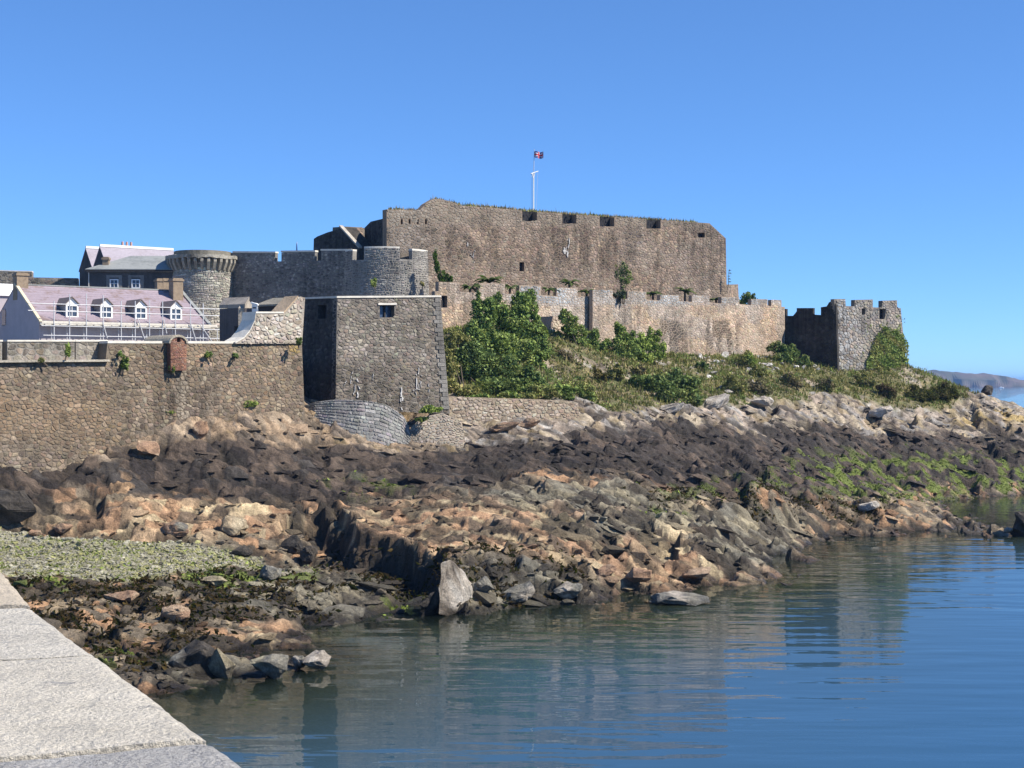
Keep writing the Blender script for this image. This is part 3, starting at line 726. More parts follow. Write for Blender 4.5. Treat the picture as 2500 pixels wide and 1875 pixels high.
# --- inner curtain and round bastion
icP = Plane((560,181), (838,173.5), 700)
ic = Masonry('inner_curtain_wall', 'shaded grey rubble wall with pale topped merlons between two round towers', 'wall', icP.hit(690, 740))
pp, polys = prism(icP, [(560,760),(860,760),(860,612),(784,612),(784,636),(769,636),(769,615),(687,617),(687,638),(672,638),(672,618),(560,617)], .55)
ic.body(pp, (.20,.19,.175)); ic.add(icP, polys, .40, .25, RND, gap=.07, proud=.05)
for a, b in (((568,617),(673,618)), ((686,616),(770,615)), ((783,612),(858,612))): slab_on('coping', icP, [a, b], .20, .05, .6, M_COPE, ic.root)
ic.done()
rbC = Cyl(938, 177.0, 5.9, 2.0)
rb = Masonry('round_bastion', 'grey round bastion of rough rubble with pale coping and one embrasure', 'tower', (rbC.c[0], rbC.c[1], 18))
uL, uR = -5.9*1.35, 5.9*1.25
def cyl_seg(cy, u0, u1, z0, z1, th=1.6, n=14):
    u = np.linspace(u0, u1, n); V = np.concatenate([cy.pt(u, z0), cy.pt(u, z1), cy.pt(u, z1, -th), cy.pt(u, z0, -th)])
    T = []
    for i in range(n-1):
        for k in range(4): a = k*n+i; b = ((k+1) % 4)*n+i; T.append((a, a+1, b+1, b))
    T += [(0, n, 2*n, 3*n), (n-1, 4*n-1, 3*n-1, 2*n-1)]
    return V, np.array(T)
zt, zc, zbm = 28.6, 27.25, 17.0
segs = [(uL, rbC.uv(857,600)[0], 28.35), (rbC.uv(857,600)[0], rbC.uv(886,600)[0], zc), (rbC.uv(886,600)[0], rbC.uv(978,600)[0], zt), (rbC.uv(978,600)[0], rbC.uv(1010,600)[0], zc+.1), (rbC.uv(1010,600)[0], uR, 28.45)]
rb.body([cyl_seg(rbC, a, b, zbm, z, .7) for a, b, z in segs], (.30,.28,.25))
for a, b, z in segs:
    rb.add(rbC, [np.array([(a, zbm), (b, zbm), (b, z), (a, z)])], .40, .25, RND, gap=.085, proud=.05)
for i in (0, 2, 4):
    a, b, z = segs[i]; V, T = cyl_seg(rbC, a, b, z, z+.2, .72); mk('coping', V, T, M_COPE, rb.root)
a, b, z = segs[3]; V, T = cyl_seg(rbC, a+.02, b-.02, zc-.2, 28.3, .2); V -= np.array((0.25, -1, 0))*1.6; mk('embrasure_back', V, T, M_MAS, rb.root, col=(.2,.17,.14))
rb.done()

# --- corbelled round tower
ctC = Cyl(495, 181, 3.85, 1.2)
ct = Masonry('corbelled_round_tower', 'round grey stone tower with a ring of corbels under its flat parapet', 'tower', (ctC.c[0], ctC.c[1], 17))
def ring(cy, z0, z1, r0, r1, n=48):
    th = np.arange(n)*2*math.pi/n; s, c = np.sin(th), np.cos(th)
    def rg(r, z): return np.stack([cy.c[0]+s*r, cy.c[1]-c*r, np.full(n, z)], 1)
    V = np.concatenate([rg(r0, z0), rg(r1, z1), [[cy.c[0], cy.c[1], z1]], [[cy.c[0], cy.c[1], z0]]]); T = []
    for i in range(n):
        j = (i+1) % n; T += [(i, j, n+j), (i, n+j, n+i), (n+i, n+j, 2*n), (j, i, 2*n+1)]
    return V, np.array(T)
ct.body([ring(ctC, 16, 27.9, 3.91, 3.66)], (.36,.34,.29))
ct.add(ctC, [np.array([(-5.5, 17), (5.5, 17), (5.5, 27.6), (-5.5, 27.6)])], .46, .28, [(.40,.375,.32),(.46,.43,.36),(.34,.315,.27),(.50,.46,.39)], gap=.05, proud=.045)
V, T = ring(ctC, 27.95, 28.35, 4.42, 4.46, 64)
V[:64] += rng.normal(0, .05, (64, 3)); V[64:128] += rng.normal(0, .05, (64, 3)); mk('corbel_table', V, T, M_MAS, ct.root, col=(.36,.335,.28))
V, T = ring(ctC, 28.35, 28.95, 3.52, 3.45); mk('parapet', V, T, M_MAS, ct.root, col=(.20,.185,.15))
for k in range(34):
    th = k*2*math.pi/34
    if math.cos(th) < -.2: continue
    o = np.array((ctC.c[0], ctC.c[1], 0)); rd = np.array((math.sin(th), -math.cos(th), 0)); td = np.array((math.cos(th), math.sin(th), 0)); z = np.array((0, 0, 1.)); b = random.uniform(-.12, .12)
    pr = [o+rd*3.7+z*(26.5+b), o+rd*3.9+z*(26.6+b), o+rd*4.36+z*27.5, o+rd*4.36+z*27.94, o+rd*3.7+z*27.94]
    V = np.concatenate([[q-td*.17 for q in pr], [q+td*.17 for q in pr]]); Fq = [(0,1,2,3,4), (9,8,7,6,5)]+[(i, 5+i, 5+(i+1) % 5, (i+1) % 5) for i in range(5)]
    mk('corbel', V, Fq, M_MAS, ct.root, col=np.array((.36,.33,.27))*random.uniform(.8, 1.1))
ct.done()

# --- long crenellated curtain below the citadel
cu0, cu1 = (1060,160), (1915,206)
cuP = Plane(cu0, cu1, 800, 1.5); cuP2 = cuP.shift(.9)
cur = Masonry('crenellated_curtain_wall', 'long pinkish stone curtain wall with a row of merlons below the citadel', 'wall', cuP.hit(1500, 860))
mer = [(1071,1122,688,711),(1169,1233,691,716),(1268,1321,696,719),(1359,1410,702,723),(1447,1496,708,727),(1532,1578,711,730),(1612,1658,720,734),(1689,1732,721,737),(1761,1805,725,741),(1834,1874,730,745),(1883,1908,732,748)]
def creny(m, bott, x0, x1):
    top = []
    for (a, b, t, c), nx in zip(m, m[1:]+[None]):
        top += [(a, c), (a, t), (b, t+.02*(b-a)), (b, c+1)]
    top = [(x0, m[0][3])]+top if m[0][0] > x0 else top
    if m[-1][1] < x1: top.append((x1, m[-1][3]+1))
    return bott+top[::-1]
o1 = creny(mer[:4], [(1062,820),(1452,880)], 1062, 1452)
o2 = creny(mer[4:], [(1447,890),(1916,885)], 1447, 1916)
pp, polys = prism(cuP, o1, .55, [rect(1077,722,1092,751)], .5); cur.body(pp, (.38,.30,.23))
def curcol(col, c):
    px = 1250+F*c[:, 0]/c[:, 1]; py = HZ+(H-c[:, 2])*F/c[:, 1]
    g = np.clip(sstep(752, 735, py)*sstep(1230, 1260, px)*.7+sstep(.5, .6, vnoise(px/40, py/40, 4))*.35, 0, 1)[:, None]
    col = col*(1-g)+col.mean(1, keepdims=True)*np.array((.96,.98,.98))*g
    s = np.clip(sstep(1600, 1625, px)*sstep(1690, 1665, px)+sstep(1715, 1730, px)*sstep(1815, 1795, px), 0, 1)*sstep(772, 790, py)*sstep(.3, .5, vnoise(px/9, py/60, 9))
    return col*(1-.62*s[:, None])
cur.add(cuP, polys, .42, .28, CUR, proud=.035, colfn=curcol)
panel('window_recess', cuP, rect(1077,722,1092,751), .45, .1, M_DARK, cur.root)
pp, polys = prism(cuP2, o2, .55); cur.body(pp, (.38,.30,.23), 'forward_section'); cur.add(cuP2, polys, .42, .28, CUR, proud=.035, colfn=curcol)
V, T = join([box8([cuP.pt(*cuP.uv(1447,890))-cuP.nh*.3, cuP.pt(*cuP.uv(1447,890))+cuP.n*.9, cuP2.pt(*cuP2.uv(1452,890)), cuP.pt(*cuP.uv(1452,890))-cuP.nh*.3, cuP.pt(*cuP.uv(1447,729))-cuP.nh*.3, cuP.pt(*cuP.uv(1447,729))+cuP.n*.89, cuP2.pt(*cuP2.uv(1452,729))-cuP2.n*.01, cuP.pt(*cuP.uv(1452,729))-cuP.nh*.3])])
mk('wall_return', V, T, M_MAS, cur.root, col=(.2,.16,.13))  # left-facing return, its shade painted in as a darker wall colour
cur.done()

# --- far right bastion
bF = Plane((2040,199.5), (2205,206), 830, 3.0); bL = Plane((1908,207.5), (2040,199.5), 830, 2.0)
bas = Masonry('square_end_bastion', 'square grey bastion with crenels at the seaward end, its left face in shade', 'tower', bF.hit(2100, 905))
of = [(2047,935),(2216,930),(2199,752),(2191,752),(2190,733),(2154,734),(2154,751),(2131,750),(2131,731),(2087,732),(2087,748),(2065,747),(2064,730),(2037,730)]
hf = [rect(2104,753,2113,769), rect(2147,754,2162,779)]
pp, polys = prism(bF, of, .75, hf, .7); bas.body(pp, (.26,.23,.195))
def bascol(col, c):
    px = 1250+F*c[:, 0]/c[:, 1]; w = rng.random(len(col)); g = (sstep(2130, 2060, px)*(w > .45))[:, None]; return col*(1-g)+np.array((.44,.43,.41))*g*rng.uniform(.6, 1.1, (len(col), 1))
bas.add(bF, polys, .50, .36, [(.34,.29,.23),(.30,.26,.22),(.38,.32,.25),(.24,.22,.2)], proud=.07, colfn=bascol)
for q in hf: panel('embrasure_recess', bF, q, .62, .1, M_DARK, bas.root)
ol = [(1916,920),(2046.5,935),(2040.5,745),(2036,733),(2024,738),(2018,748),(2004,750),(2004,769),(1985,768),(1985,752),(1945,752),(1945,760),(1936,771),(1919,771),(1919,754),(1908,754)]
pp, polys = prism(bL, ol, .35); bas.body(pp, (.065,.06,.055), 'side_wall'); bas.add(bL, polys, .6, .42, SHADEW)  # left face: core and stones darkened to carry its shade
bas.done()

# --- sea wall with parapet, sentry box and swept ramp wall
swP = Plane((0,102), (740,121), 900, 2.0)
sw = Masonry('sea_wall', 'tall ochre and brown rubble sea wall rising from the shore rocks', 'wall', swP.hit(400, 1100))
so = [(-250,1230),(330,1150),(745,1040),(737,838),(262,838),(258,882),(-250,886)]
pp, polys = prism(swP, so, 3.0); sw.body(pp, (.19,.155,.115))
def seacol(col, c):
    px = 1250+F*c[:, 0]/c[:, 1]; py = HZ+(H-c[:, 2])*F/c[:, 1]
    o = (sstep(330, 150, px)*sstep(930, 1000, py)*sstep(1110, 1040, py)*.45)[:, None]; col = col*(1-o)+np.array((.32,.215,.125))*o*rng.uniform(.7, 1.25, (len(col), 1))
    y = (sstep(700, 715, px)*sstep(870, 855, py)*.7)[:, None]; col = col*(1-y)+np.array((.36,.26,.09))*y
    p = ((px > 432)*(px < 456)*(py > 900)*.6)[:, None]; col = col*(1-p)+np.array((.40,.34,.26))*p
    return col
sw.add(swP, polys, .38, .25, SEA, proud=.038, colfn=seacol, split=.3)
slab_on('coping', swP, [(262,838),(395,838.5)], .18, .06, 3.0, M_COPE, sw.root); slab_on('coping', swP, [(458,838.5),(662,839)], .18, .06, 3.0, M_COPE, sw.root)
slab_on('ledge', swP, [(-250,887),(262,883)], .16, .35, 3.0, M_MAS, sw.root, col=(.42,.38,.31))
for k, (x0, x1, xm) in enumerate(((-60,5,None),(18,182,80),(185,262,None))):                      # parapet blocks with a splayed shaded end
    q = swP.shift(-.9 if k != 2 else -1.2); x1b = x1
    pp, polys = prism(q, rect(x0, 834, x1b, 885), 1.8); sw.body(pp, (.26,.24,.21), 'parapet_block'); sw.add(q, polys, .55, .36, TOW)
    slab_on('coping', q, [(x0-1,834),(x1b+1,834)], .12, .07, 1.9, M_COPE, sw.root)
sw.done()
rwP = Plane((560,115.6), (746,121.2), 800, 1.0).shift(.05)
rw = Masonry('swept_ramp_wall', 'pale rubble ramp wall with a curved left end and sloping top beside the tower', 'wall', rwP.hit(650, 839))
ro = [(574,839),(737.5,839),(745,727),(734,724),(727,726),(692,765),(624,765),(621,785),(610,808),(595,826)]
pp, polys = prism(rwP, ro, 1.6); rw.body(pp, (.38,.33,.27))
rw.add(rwP, polys, .42, .28, LIGHT, gap=.05, proud=.06)
slab_on('coping', rwP, [(624,765),(692,765)], .14, .06, 1.7, M_COPE, rw.root); slab_on('coping', rwP, [(692,765),(727,726)], .14, .06, 1.7, M_MAS, rw.root, col=(.48,.36,.24))
slab_on('curved_coping', rwP, [(574,838),(595,826),(610,808),(621,785),(624,765)], .10, .05, 1.7, M_COPE, rw.root)
rw.done()
sb = Masonry('sentry_box', 'arched red brick sentry turret with rounded stone cap on the sea wall', 'sentry box', swP.hit(436, 905))
q = swP.shift(.55)
arch = [(417,905),(455,905),(456,838)]+[(436+20*math.cos(a), 838-16*math.sin(a)) for a in np.linspace(0, math.pi, 9)]+[(416,838)]
pp, polys = prism(q, arch, 1.2, [rect(432,825,440,835)], .4); sb.body(pp, (.20,.11,.08), 'turret_wall')
sb.add(q, polys, .24, .11, [(.30,.15,.10),(.35,.18,.11),(.24,.12,.09),(.28,.18,.13)], gap=.02, proud=.025, course=True, warp=0)
panel('loophole', q, rect(432,825,440,835), .35, .05, M_DARK, sb.root)
va = [(436+23*math.cos(a), 838-21*math.sin(a)) for a in np.linspace(0, math.pi, 11)]; vb = [(436+19.5*math.cos(a), 838-15.5*math.sin(a)) for a in np.linspace(math.pi, 0, 11)]
pp, _ = prism(q.shift(.12), va+vb, 3.6); V, T = join(pp); mk('vaulted_cap', V, T, M_MAS, sb.root, col=(.36,.32,.25))
sb.done()

# --- square tower on its cobbled apron
tF = Plane((820,124.5), (1092,131), 900, 4.0); tL = Plane((726,131.0), (820.5,124.5), 900, 3.0)
tw = Masonry('square_flank_tower', 'broad battered grey stone tower with two square gun windows above a cobbled apron', 'tower', tF.hit(950, 990))
tf = [(819,1000),(1098,1010),(1074,726),(823,728)]; th = [rect(927,745,963,775)]
pp, polys = prism(tF, tf, .75, th, .7); tw.body(pp, (.185,.165,.14))
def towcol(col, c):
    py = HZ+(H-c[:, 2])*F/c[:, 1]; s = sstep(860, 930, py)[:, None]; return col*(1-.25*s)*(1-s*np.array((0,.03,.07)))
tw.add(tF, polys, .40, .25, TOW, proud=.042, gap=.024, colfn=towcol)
panel('gun_window', tF, th[0], .6, .1, M_GLASS, tw.root); panel('window_post', tF, rect(945,745,948,775), .45, .12, M_TIMBER, tw.root)
panel('lintel', tF, rect(922,740,967,744.5), -.12, .3, M_COPE, tw.root)
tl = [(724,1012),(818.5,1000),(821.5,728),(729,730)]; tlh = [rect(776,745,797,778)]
pp, polys = prism(tL, tl, .8, tlh, .7); tw.body(pp, (.065,.06,.055), 'side_wall'); tw.add(tL, polys, .5, .30, SHADEW); panel('gun_window', tL, tlh[0], .6, .1, M_DARK, tw.root)  # left face painted near black, shade included in the masonry colour
slab_on('coping', tF, [(821,727.5),(1076,725.5)], .16, .10, .9, M_COPE, tw.root); slab_on('coping', tL, [(730,731),(820.5,727.5)], .16, .08, .9, M_COPE, tw.root)
for k in range(26):                                                                              # quoins down the right edge
    f = k/26; y = 728+(1000-728)*f; x = 1074+(1096-1074)*f; w = 19 if k % 2 else 13
    panel('quoin', tF, [(x-w,y+9.4),(x+.5,y+9.4),(x,y),(x-w-.5,y)], -.10, .3, M_MAS, tw.root).data.color_attributes.new('col', 'FLOAT_COLOR', 'POINT').data.foreach_set('color', np.tile(np.array((.24,.225,.20,1.))*random.uniform(.75,1.15), 8))
streaks(tw.root, tF, [(843,925,943,5),(856,895,938,4),(864,922,977,4),(870,920,975,8),(980,930,990,8),(976,965,1000,7),(1016,895,950,6),(1020,935,958,4),(1009,950,966,5),(1026,910,965,4),(1045,935,980,3),(910,912,930,2.5)])
tw.done()
ap = Masonry('cobbled_apron', 'rounded pale grey cobbled stone apron bulging below the square tower', 'apron', P(870, 1110, 119))
tp = [P(736,992,124.2),P(770,981,123.4),P(815,975,122.8),P(880,977,122.8),P(940,986,123.5),P(985,1015,124.2),P(1008,1062,124.6)]
bt = [P(738,1052,122.6),P(765,1075,121.6),P(805,1100,121.0),P(860,1125,120.6),P(915,1135,120.8),P(970,1140,121.6),P(1014,1130,123.4)]
lf = Loft(bt, tp)
def loft_body(l, n=24, m=6):
    u, v = np.meshgrid(np.linspace(0, l.U, n), np.linspace(0, l.V, m)); V = l.pt(u, v, -.01).reshape(-1, 3); i = np.arange(n*m).reshape(m, n)
    return V, np.stack([i[:-1,:-1], i[:-1,1:], i[1:,1:], i[1:,:-1]], -1).reshape(-1, 4)
V, T = loft_body(lf); mk('masonry_core', V, T, M_MAS, ap.root, col=(.24,.235,.22))
ap.add(lf, [np.array([(0,0),(lf.U,0),(lf.U,lf.V),(0,lf.V)])], .42, .24, COB, gap=.035, proud=.045, course=True, warp=.05)
ap.done()
ap2 = Masonry('rubble_apron', 'tan rubble stone skirt right of the cobbled apron below the tower', 'apron', P(1070, 1110, 121))
lf2 = Loft([P(1012,1132,123.2),P(1050,1128,123.6),P(1090,1122,124.4),P(1140,1105,126)], [P(1002,1045,124.4),P(1030,1018,125.4),P(1080,1008,126.8),P(1128,1030,128.4)])
V, T = loft_body(lf2); mk('masonry_core', V, T, M_MAS, ap2.root, col=(.28,.23,.18))
ap2.add(lf2, [np.array([(0,0),(lf2.U,0),(lf2.U,lf2.V),(0,lf2.V)])], .34, .2, [(.31,.27,.22),(.26,.23,.19),(.35,.30,.24),(.23,.21,.18)], gap=.04, proud=.06)
ap2.done()
lwP = Plane((1095,132.6), (1418,138.2), 1000, 3.0)
lw = Masonry('lower_retaining_wall', 'low sandy rubble retaining wall under the green bushes', 'wall', lwP.hit(1250, 1030))
pp, polys = prism(lwP, [(1095,1060),(1416,1050),(1412,985),(1385,978),(1290,974),(1095,968)], 1.6); lw.body(pp, (.36,.29,.21)); lw.add(lwP, polys, .42, .27, [(.44,.36,.26),(.40,.31,.22),(.48,.40,.30),(.36,.27,.19)], gap=.04, proud=.05)
lw.done()
buP = Plane((1325,163.6), (1402,167.5), 850, 4.0)
bu = Masonry('masonry_buttress', 'leaning sandy rubble buttress between green shrubs on the slope', 'buttress', buP.hit(1365, 905))
pp, polys = prism(buP, [(1322,930),(1392,930),(1398,800),(1385,775),(1350,772),(1336,840)], 2.5); bu.body(pp, (.36,.28,.22)); bu.add(buP, polys, .5, .32, [(.46,.36,.27),(.42,.33,.25),(.50,.41,.31)], proud=.09)
bu.done()

# ------------------------------------------------------------------ ground inside the castle
def ground_slab(name, pts, z):
    n = len(pts); V = [(x, y, z) for x, y in pts]+[(x, y, z-1) for x, y in pts]
    Fq = [tuple(range(n)), tuple(range(2*n-1, n-1, -1))]+[(i, n+i, n+(i+1) % n, (i+1) % n) for i in range(n)]
    mk(name, V, Fq, M_MAS, col=(.25,.22,.17), kind='structure')
ground_slab('courtyard_ground', [(-46,101),(-38,104.5),(-21.5,121.5),(-21,132),(-9,134),(-8,160),(-16,176),(-16,230),(-90,230),(-90,101)], 15.0)
ground_slab('terrace_ground', [(-7.5,163),(34,205),(27,207),(-14,177)], 21.6)
ground_slab('citadel_ground', [(-14,179),(28,210),(18,245),(-16,245)], 30.0)

# ------------------------------------------------------------------ houses in the courtyard
E1, E2, ZU = np.array((.81,.586,0)), np.array((-.586,.81,0)), np.array((0,0,1.))
class Frame:
    def __init__(s, o, e1=E1, e2=E2): s.o, s.e1, s.e2 = np.array((o[0], o[1], 0.)), e1, e2
    def __call__(s, a, b, z): return s.o+s.e1*a+s.e2*b+ZU*z
    def a_at(s, px, b):
        k = (px-1250)/F; return (k*(s.o[1]+s.e2[1]*b)-s.o[0]-s.e2[0]*b)/(s.e1[0]-k*s.e1[1])
    def box(s, a0, a1, b0, b1, z0, z1): return box8([s(a0,b0,z0),s(a1,b0,z0),s(a1,b1,z0),s(a0,b1,z0),s(a0,b0,z1),s(a1,b0,z1),s(a1,b1,z1),s(a0,b1,z1)])
def mkb(name, parts, mat, parent, **kw):
    V, T = join(parts); return mk(name, V, T, mat, parent, **kw)
def courses(name, fr, a0, a1, b0, z0, b1, z1, mat, parent, n=14, lip=.05):
    """a roof slope laid in overlapping slate courses, each course its own part"""
    for i in range(n):
        f0, f1 = i/n, (i+1.12)/n
        c0 = (b0+(b1-b0)*f0, z0+(z1-z0)*f0); c1 = (b0+(b1-b0)*min(f1,1), z0+(z1-z0)*min(f1,1))
        V = [fr(a0,c0[0],c0[1]),fr(a1,c0[0],c0[1]),fr(a1,c1[0],c1[1]-.02),fr(a0,c1[0],c1[1]-.02),fr(a0,c0[0],c0[1]+lip),fr(a1,c0[0],c0[1]+lip),fr(a1,c1[0],c1[1]+.005),fr(a0,c1[0],c1[1]+.005)]
        mk(name, V, BOXF[:, ::-1], mat, parent)
def chimney(fr, a0, a1, b0, b1, z0, z1, parent, mat=M_BRICKY, name='chimney', pots=0):
    c = mkb(name, [fr.box(a0,a1,b0,b1,z0,z1-.35), fr.box(a0-.1,a1+.1,b0-.1,b1+.1,z1-.35,z1-.12), fr.box(a0+.03,a1-.03,b0+.03,b1-.03,z1-.12,z1)], mat, parent)
    for i in range(pots):
        a = a0+(a1-a0)*(i+.5)/pots; p = fr(a,(b0+b1)/2,z1); V, T = tube(p, p+ZU*.65, .17, .13, 10); mk('chimney_pot', V, T, M_POT, c)
def window(fr, a0, a1, b, z0, z1, parent, nx=2, nz=2, wh=M_WHITE):
    w = mkb('window', [fr.box(a0,a1,b-.02,b+.06,z0,z1)], M_GLASS, parent); t = .09
    bars = [fr.box(a0-.1,a0+.02,b-.10,b,z0-.1,z1+.1), fr.box(a1-.02,a1+.1,b-.10,b,z0-.1,z1+.1), fr.box(a0,a1,b-.10,b,z1-.02,z1+.1), fr.box(a0,a1,b-.10,b,z0-.1,z0+.02)]
    for i in range(1, nx): x = a0+(a1-a0)*i/nx; bars.append(fr.box(x-.025,x+.025,b-.08,b-.025,z0+.02,z1-.02))
    for i in range(1, nz): z = z0+(z1-z0)*i/nz; bars.append(fr.box(a0+.02,a1-.02,b-.075,b-.03,z-.025,z+.025))
    mkb('window_frame', bars, wh, w)

fr = Frame((-49.7,155)); LH, WH, ZE, ZR = 19.2, 16.0, 19.45, 23.6
ho = thing('dormered_house', 'mauve house with pink slate roof and four dormers behind scaffolding', 'house', fr(LH/2, WH/2, 15))
g = [(0,0,14),(0,WH,14),(0,WH,ZE),(0,WH/2,ZR-.1),(0,0,ZE)]; n = 5
V = [fr(0,b,z) for _,b,z in g]+[fr(LH,b,z) for _,b,z in g]
mk('wall', V, [(0,1,2,3,4),(9,8,7,6,5)]+[(i, 5+i, 5+(i+1) % 5, (i+1) % 5) for i in range(5)], M_RENDER, ho)
courses('slate_course', fr, 0.05, LH-.05, -.35, ZE-.15, WH/2, ZR+.06, M_PINK, ho, 15)
mk('rear_roof', [fr(0,WH/2,ZR),fr(LH,WH/2,ZR),fr(LH,WH+.3,ZE-.1),fr(0,WH+.3,ZE-.1),fr(0,WH/2,ZR+.08),fr(LH,WH/2,ZR+.08),fr(LH,WH+.3,ZE),fr(0,WH+.3,ZE)], BOXF[:, ::-1], M_PINK, ho)
mkb('ridge_tile', [boxf(fr(0,WH/2-.15,ZR+.05), E1*LH, E2*.3, ZU*.14)], M_GREYSL, ho)
def verge(a, nm, mat, w=.32):
    mk(nm, [fr(a,-.4,ZE-.2),fr(a+w,-.4,ZE-.2),fr(a+w,WH/2,ZR+.06),fr(a,WH/2,ZR+.06),fr(a,-.4,ZE+.02),fr(a+w,-.4,ZE+.02),fr(a+w,WH/2,ZR+.28),fr(a,WH/2,ZR+.28)], BOXF[:, ::-1], mat, ho)
verge(-.12, 'verge_coping', plain('ochre coping', (.62,.54,.38), .85, .2, 2)); verge(LH-.2, 'verge_coping', M_GREYSL, .4)
mkb('eaves_board', [fr.box(0,LH,-.38,-.33,ZE-.4,ZE-.12)], M_WHITE, ho)
chimney(fr, -.05, 1.2, 7.3, 8.7, 22, 25.0, ho); chimney(fr, LH-1.9, LH-.7, 5.6, 6.9, 21.5, 25.0, ho)
chimney(fr, fr.a_at(384,10), fr.a_at(384,10)+.7, 10, 10.8, 21.5, 25.2, ho); chimney(fr, fr.a_at(398,10), fr.a_at(398,10)+.75, 10, 10.8, 21.5, 25.25, ho)
frg = Frame(fr(0,0,0)[:2], E2, -E1)                                     # the gable wall's own frame
window(frg, frg.a_at(10,.0)-.7, frg.a_at(10,.0)+.7, -.0, 20.0-.6, 21.1, ho, 2, 3)
for pxc in (176,260,344,430):
    ac = fr.a_at(pxc, .9); w = .68; zb, ze_, za = ZE+.5, 21.35, 22.05; slope = (ZR-ZE)/(WH/2)
    dm = mkb('dormer', [fr.box(ac-w,ac-w+.17,.85,1.05,zb-.1,ze_), fr.box(ac+w-.17,ac+w,.85,1.05,zb-.1,ze_), fr.box(ac-w+.17,ac+w-.17,.85,1.05,zb-.1,zb+.12), fr.box(ac-w+.17,ac+w-.17,.85,1.05,ze_-.2,ze_)], M_WHITE, ho)
    mk('dormer_gable', [fr(ac-w,.9,ze_),fr(ac+w,.9,ze_),fr(ac,.9,za),fr(ac-w,1.05,ze_),fr(ac+w,1.05,ze_),fr(ac,1.05,za)], [(0,1,2),(5,4,3),(0,3,4,1),(1,4,5,2),(2,5,3,0)], M_WHITE, dm)
    mkb('dormer_window', [fr.box(ac-w+.17,ac+w-.17,.95,1.0,zb+.12,ze_-.2)], M_GLASS, dm)
    mkb('glazing_bar', [fr.box(ac-.03,ac+.03,.9,.945,zb+.12,ze_-.2), fr.box(ac-w+.17,ac+w-.17,.905,.944,(zb+ze_)/2-.03,(zb+ze_)/2+.03)], M_WHITE, dm)
    for s in (-1, 1):
        be = (ze_-ZE)/slope+.25
        mk('dormer_cheek', [fr(ac+s*w,1.05,zb-.3),fr(ac+s*w,be,ze_-.05),fr(ac+s*w,1.05,ze_-.05),fr(ac+s*(w-.06),1.05,zb-.3),fr(ac+s*(w-.06),be,ze_-.05),fr(ac+s*(w-.06),1.05,ze_-.05)], [(0,1,2),(5,4,3),(0,3,4,1),(1,4,5,2),(2,5,3,0)], M_GREYSL, dm)
        b1, b2 = (ze_-ZE)/slope+.5, (za-ZE)/slope+.3
        p = [fr(ac+s*(w+.15),.7,ze_-.1),fr(ac+s*(w+.15),b1,ze_-.1),fr(ac,b2,za+.02),fr(ac,.7,za+.02)]
        mk('dormer_roof', p+[q+ZU*.1 for q in p], BOXF if s < 0 else BOXF[:, ::-1], plain('dormer slate', (.20,.16,.14), .7, .3, 4) if 'dormer slate' not in bpy.data.materials else bpy.data.materials['dormer slate'], dm)

an = thing('white_roofed_annexe', 'low annexe with white roof behind the mauve gable at the picture edge', 'house', fr(0, 18, 15))
mkb('wall', [fr.box(-3,3,16.4,21,14,22.9)], M_RENDER, an)
mk('roof', [fr(-3.2,16.15,22.9),fr(3.2,16.15,22.9),fr(3.2,19,24.3),fr(-3.2,19,24.3),fr(-3.2,16.15,23.05),fr(3.2,16.15,23.05),fr(3.2,19,24.45),fr(-3.2,19,24.45)], BOXF[:, ::-1], M_WHITE, an)

# scaffolding in front of the house
sc = thing('scaffolding', 'galvanised tube scaffolding with board platforms along the pink roofed house', 'scaffolding', fr(9, -1.1, 15))
aR = fr.a_at(553, -1.2)
for pxp, ytop in ((132,735),(170,718),(211,717),(252,720),(296,735),(330,735),(365,733),(397,735),(428,738),(465,735),(496,740),(538,742)):
    a = fr.a_at(pxp, -1.25); p = fr(a,-1.25,0); zt_ = H+(HZ-ytop)*p[1]/F
    V, T = tube(fr(a,-1.25,14), fr(a,-1.25,zt_), .055); mk('standard_pole', V, T, M_STEEL, sc)
    V, T = tube(fr(a,-.45,14), fr(a,-.45,19.0), .05); mk('inner_pole', V, T, M_STEEL, sc)
    V, T = tube(fr(a,-1.4,19.05), fr(a,.1,19.05), .05); mk('transom', V, T, M_STEEL, sc)
for z, a0, a1 in ((17.0,0,aR),(17.9,0,aR),(16.0,0,aR),(18.9,-.2,aR),(20.45,-1.6,aR),(21.2,-1.6,aR)):
    V, T = tube(fr(a0,-1.31,z), fr(a1,-1.31,z+random.uniform(-.05,.05)), .05); mk('ledger_pole', V, T, M_STEEL, sc)
for i in range(6):
    a0, a1 = -.1+i*(aR-1)/6, -.1+(i+1.02)*(aR-1)/6
    mkb('scaffold_board', [fr.box(a0,a1,-1.22,-.48,19.12+.012*(i%2),19.18+.012*(i%2))], M_BOARD, sc)
    mkb('toe_board', [fr.box(a0,a1-.1,-1.24,-1.2,19.19,19.42)], M_BOARD, sc)
    mkb('lower_board', [fr.box(a0+.2,a1,-1.2,-.48,16.1,16.16)], M_BOARD, sc)
for x0, y0, x1, y1 in ((336,776,353,827),(400,780,407,814),(465,788,479,833),(487,790,519,836),(538,790,550,816),(252,790,262,826)):
    pa, pb = (fr(fr.a_at(x,-1.42),-1.42,0) for x in (x0,x1)); pa[2] = H+(HZ-y0)*pa[1]/F; pb[2] = H+(HZ-y1)*pb[1]/F
    V, T = tube(pa, pb, .05); mk('brace_pole', V, T, M_STEEL, sc)

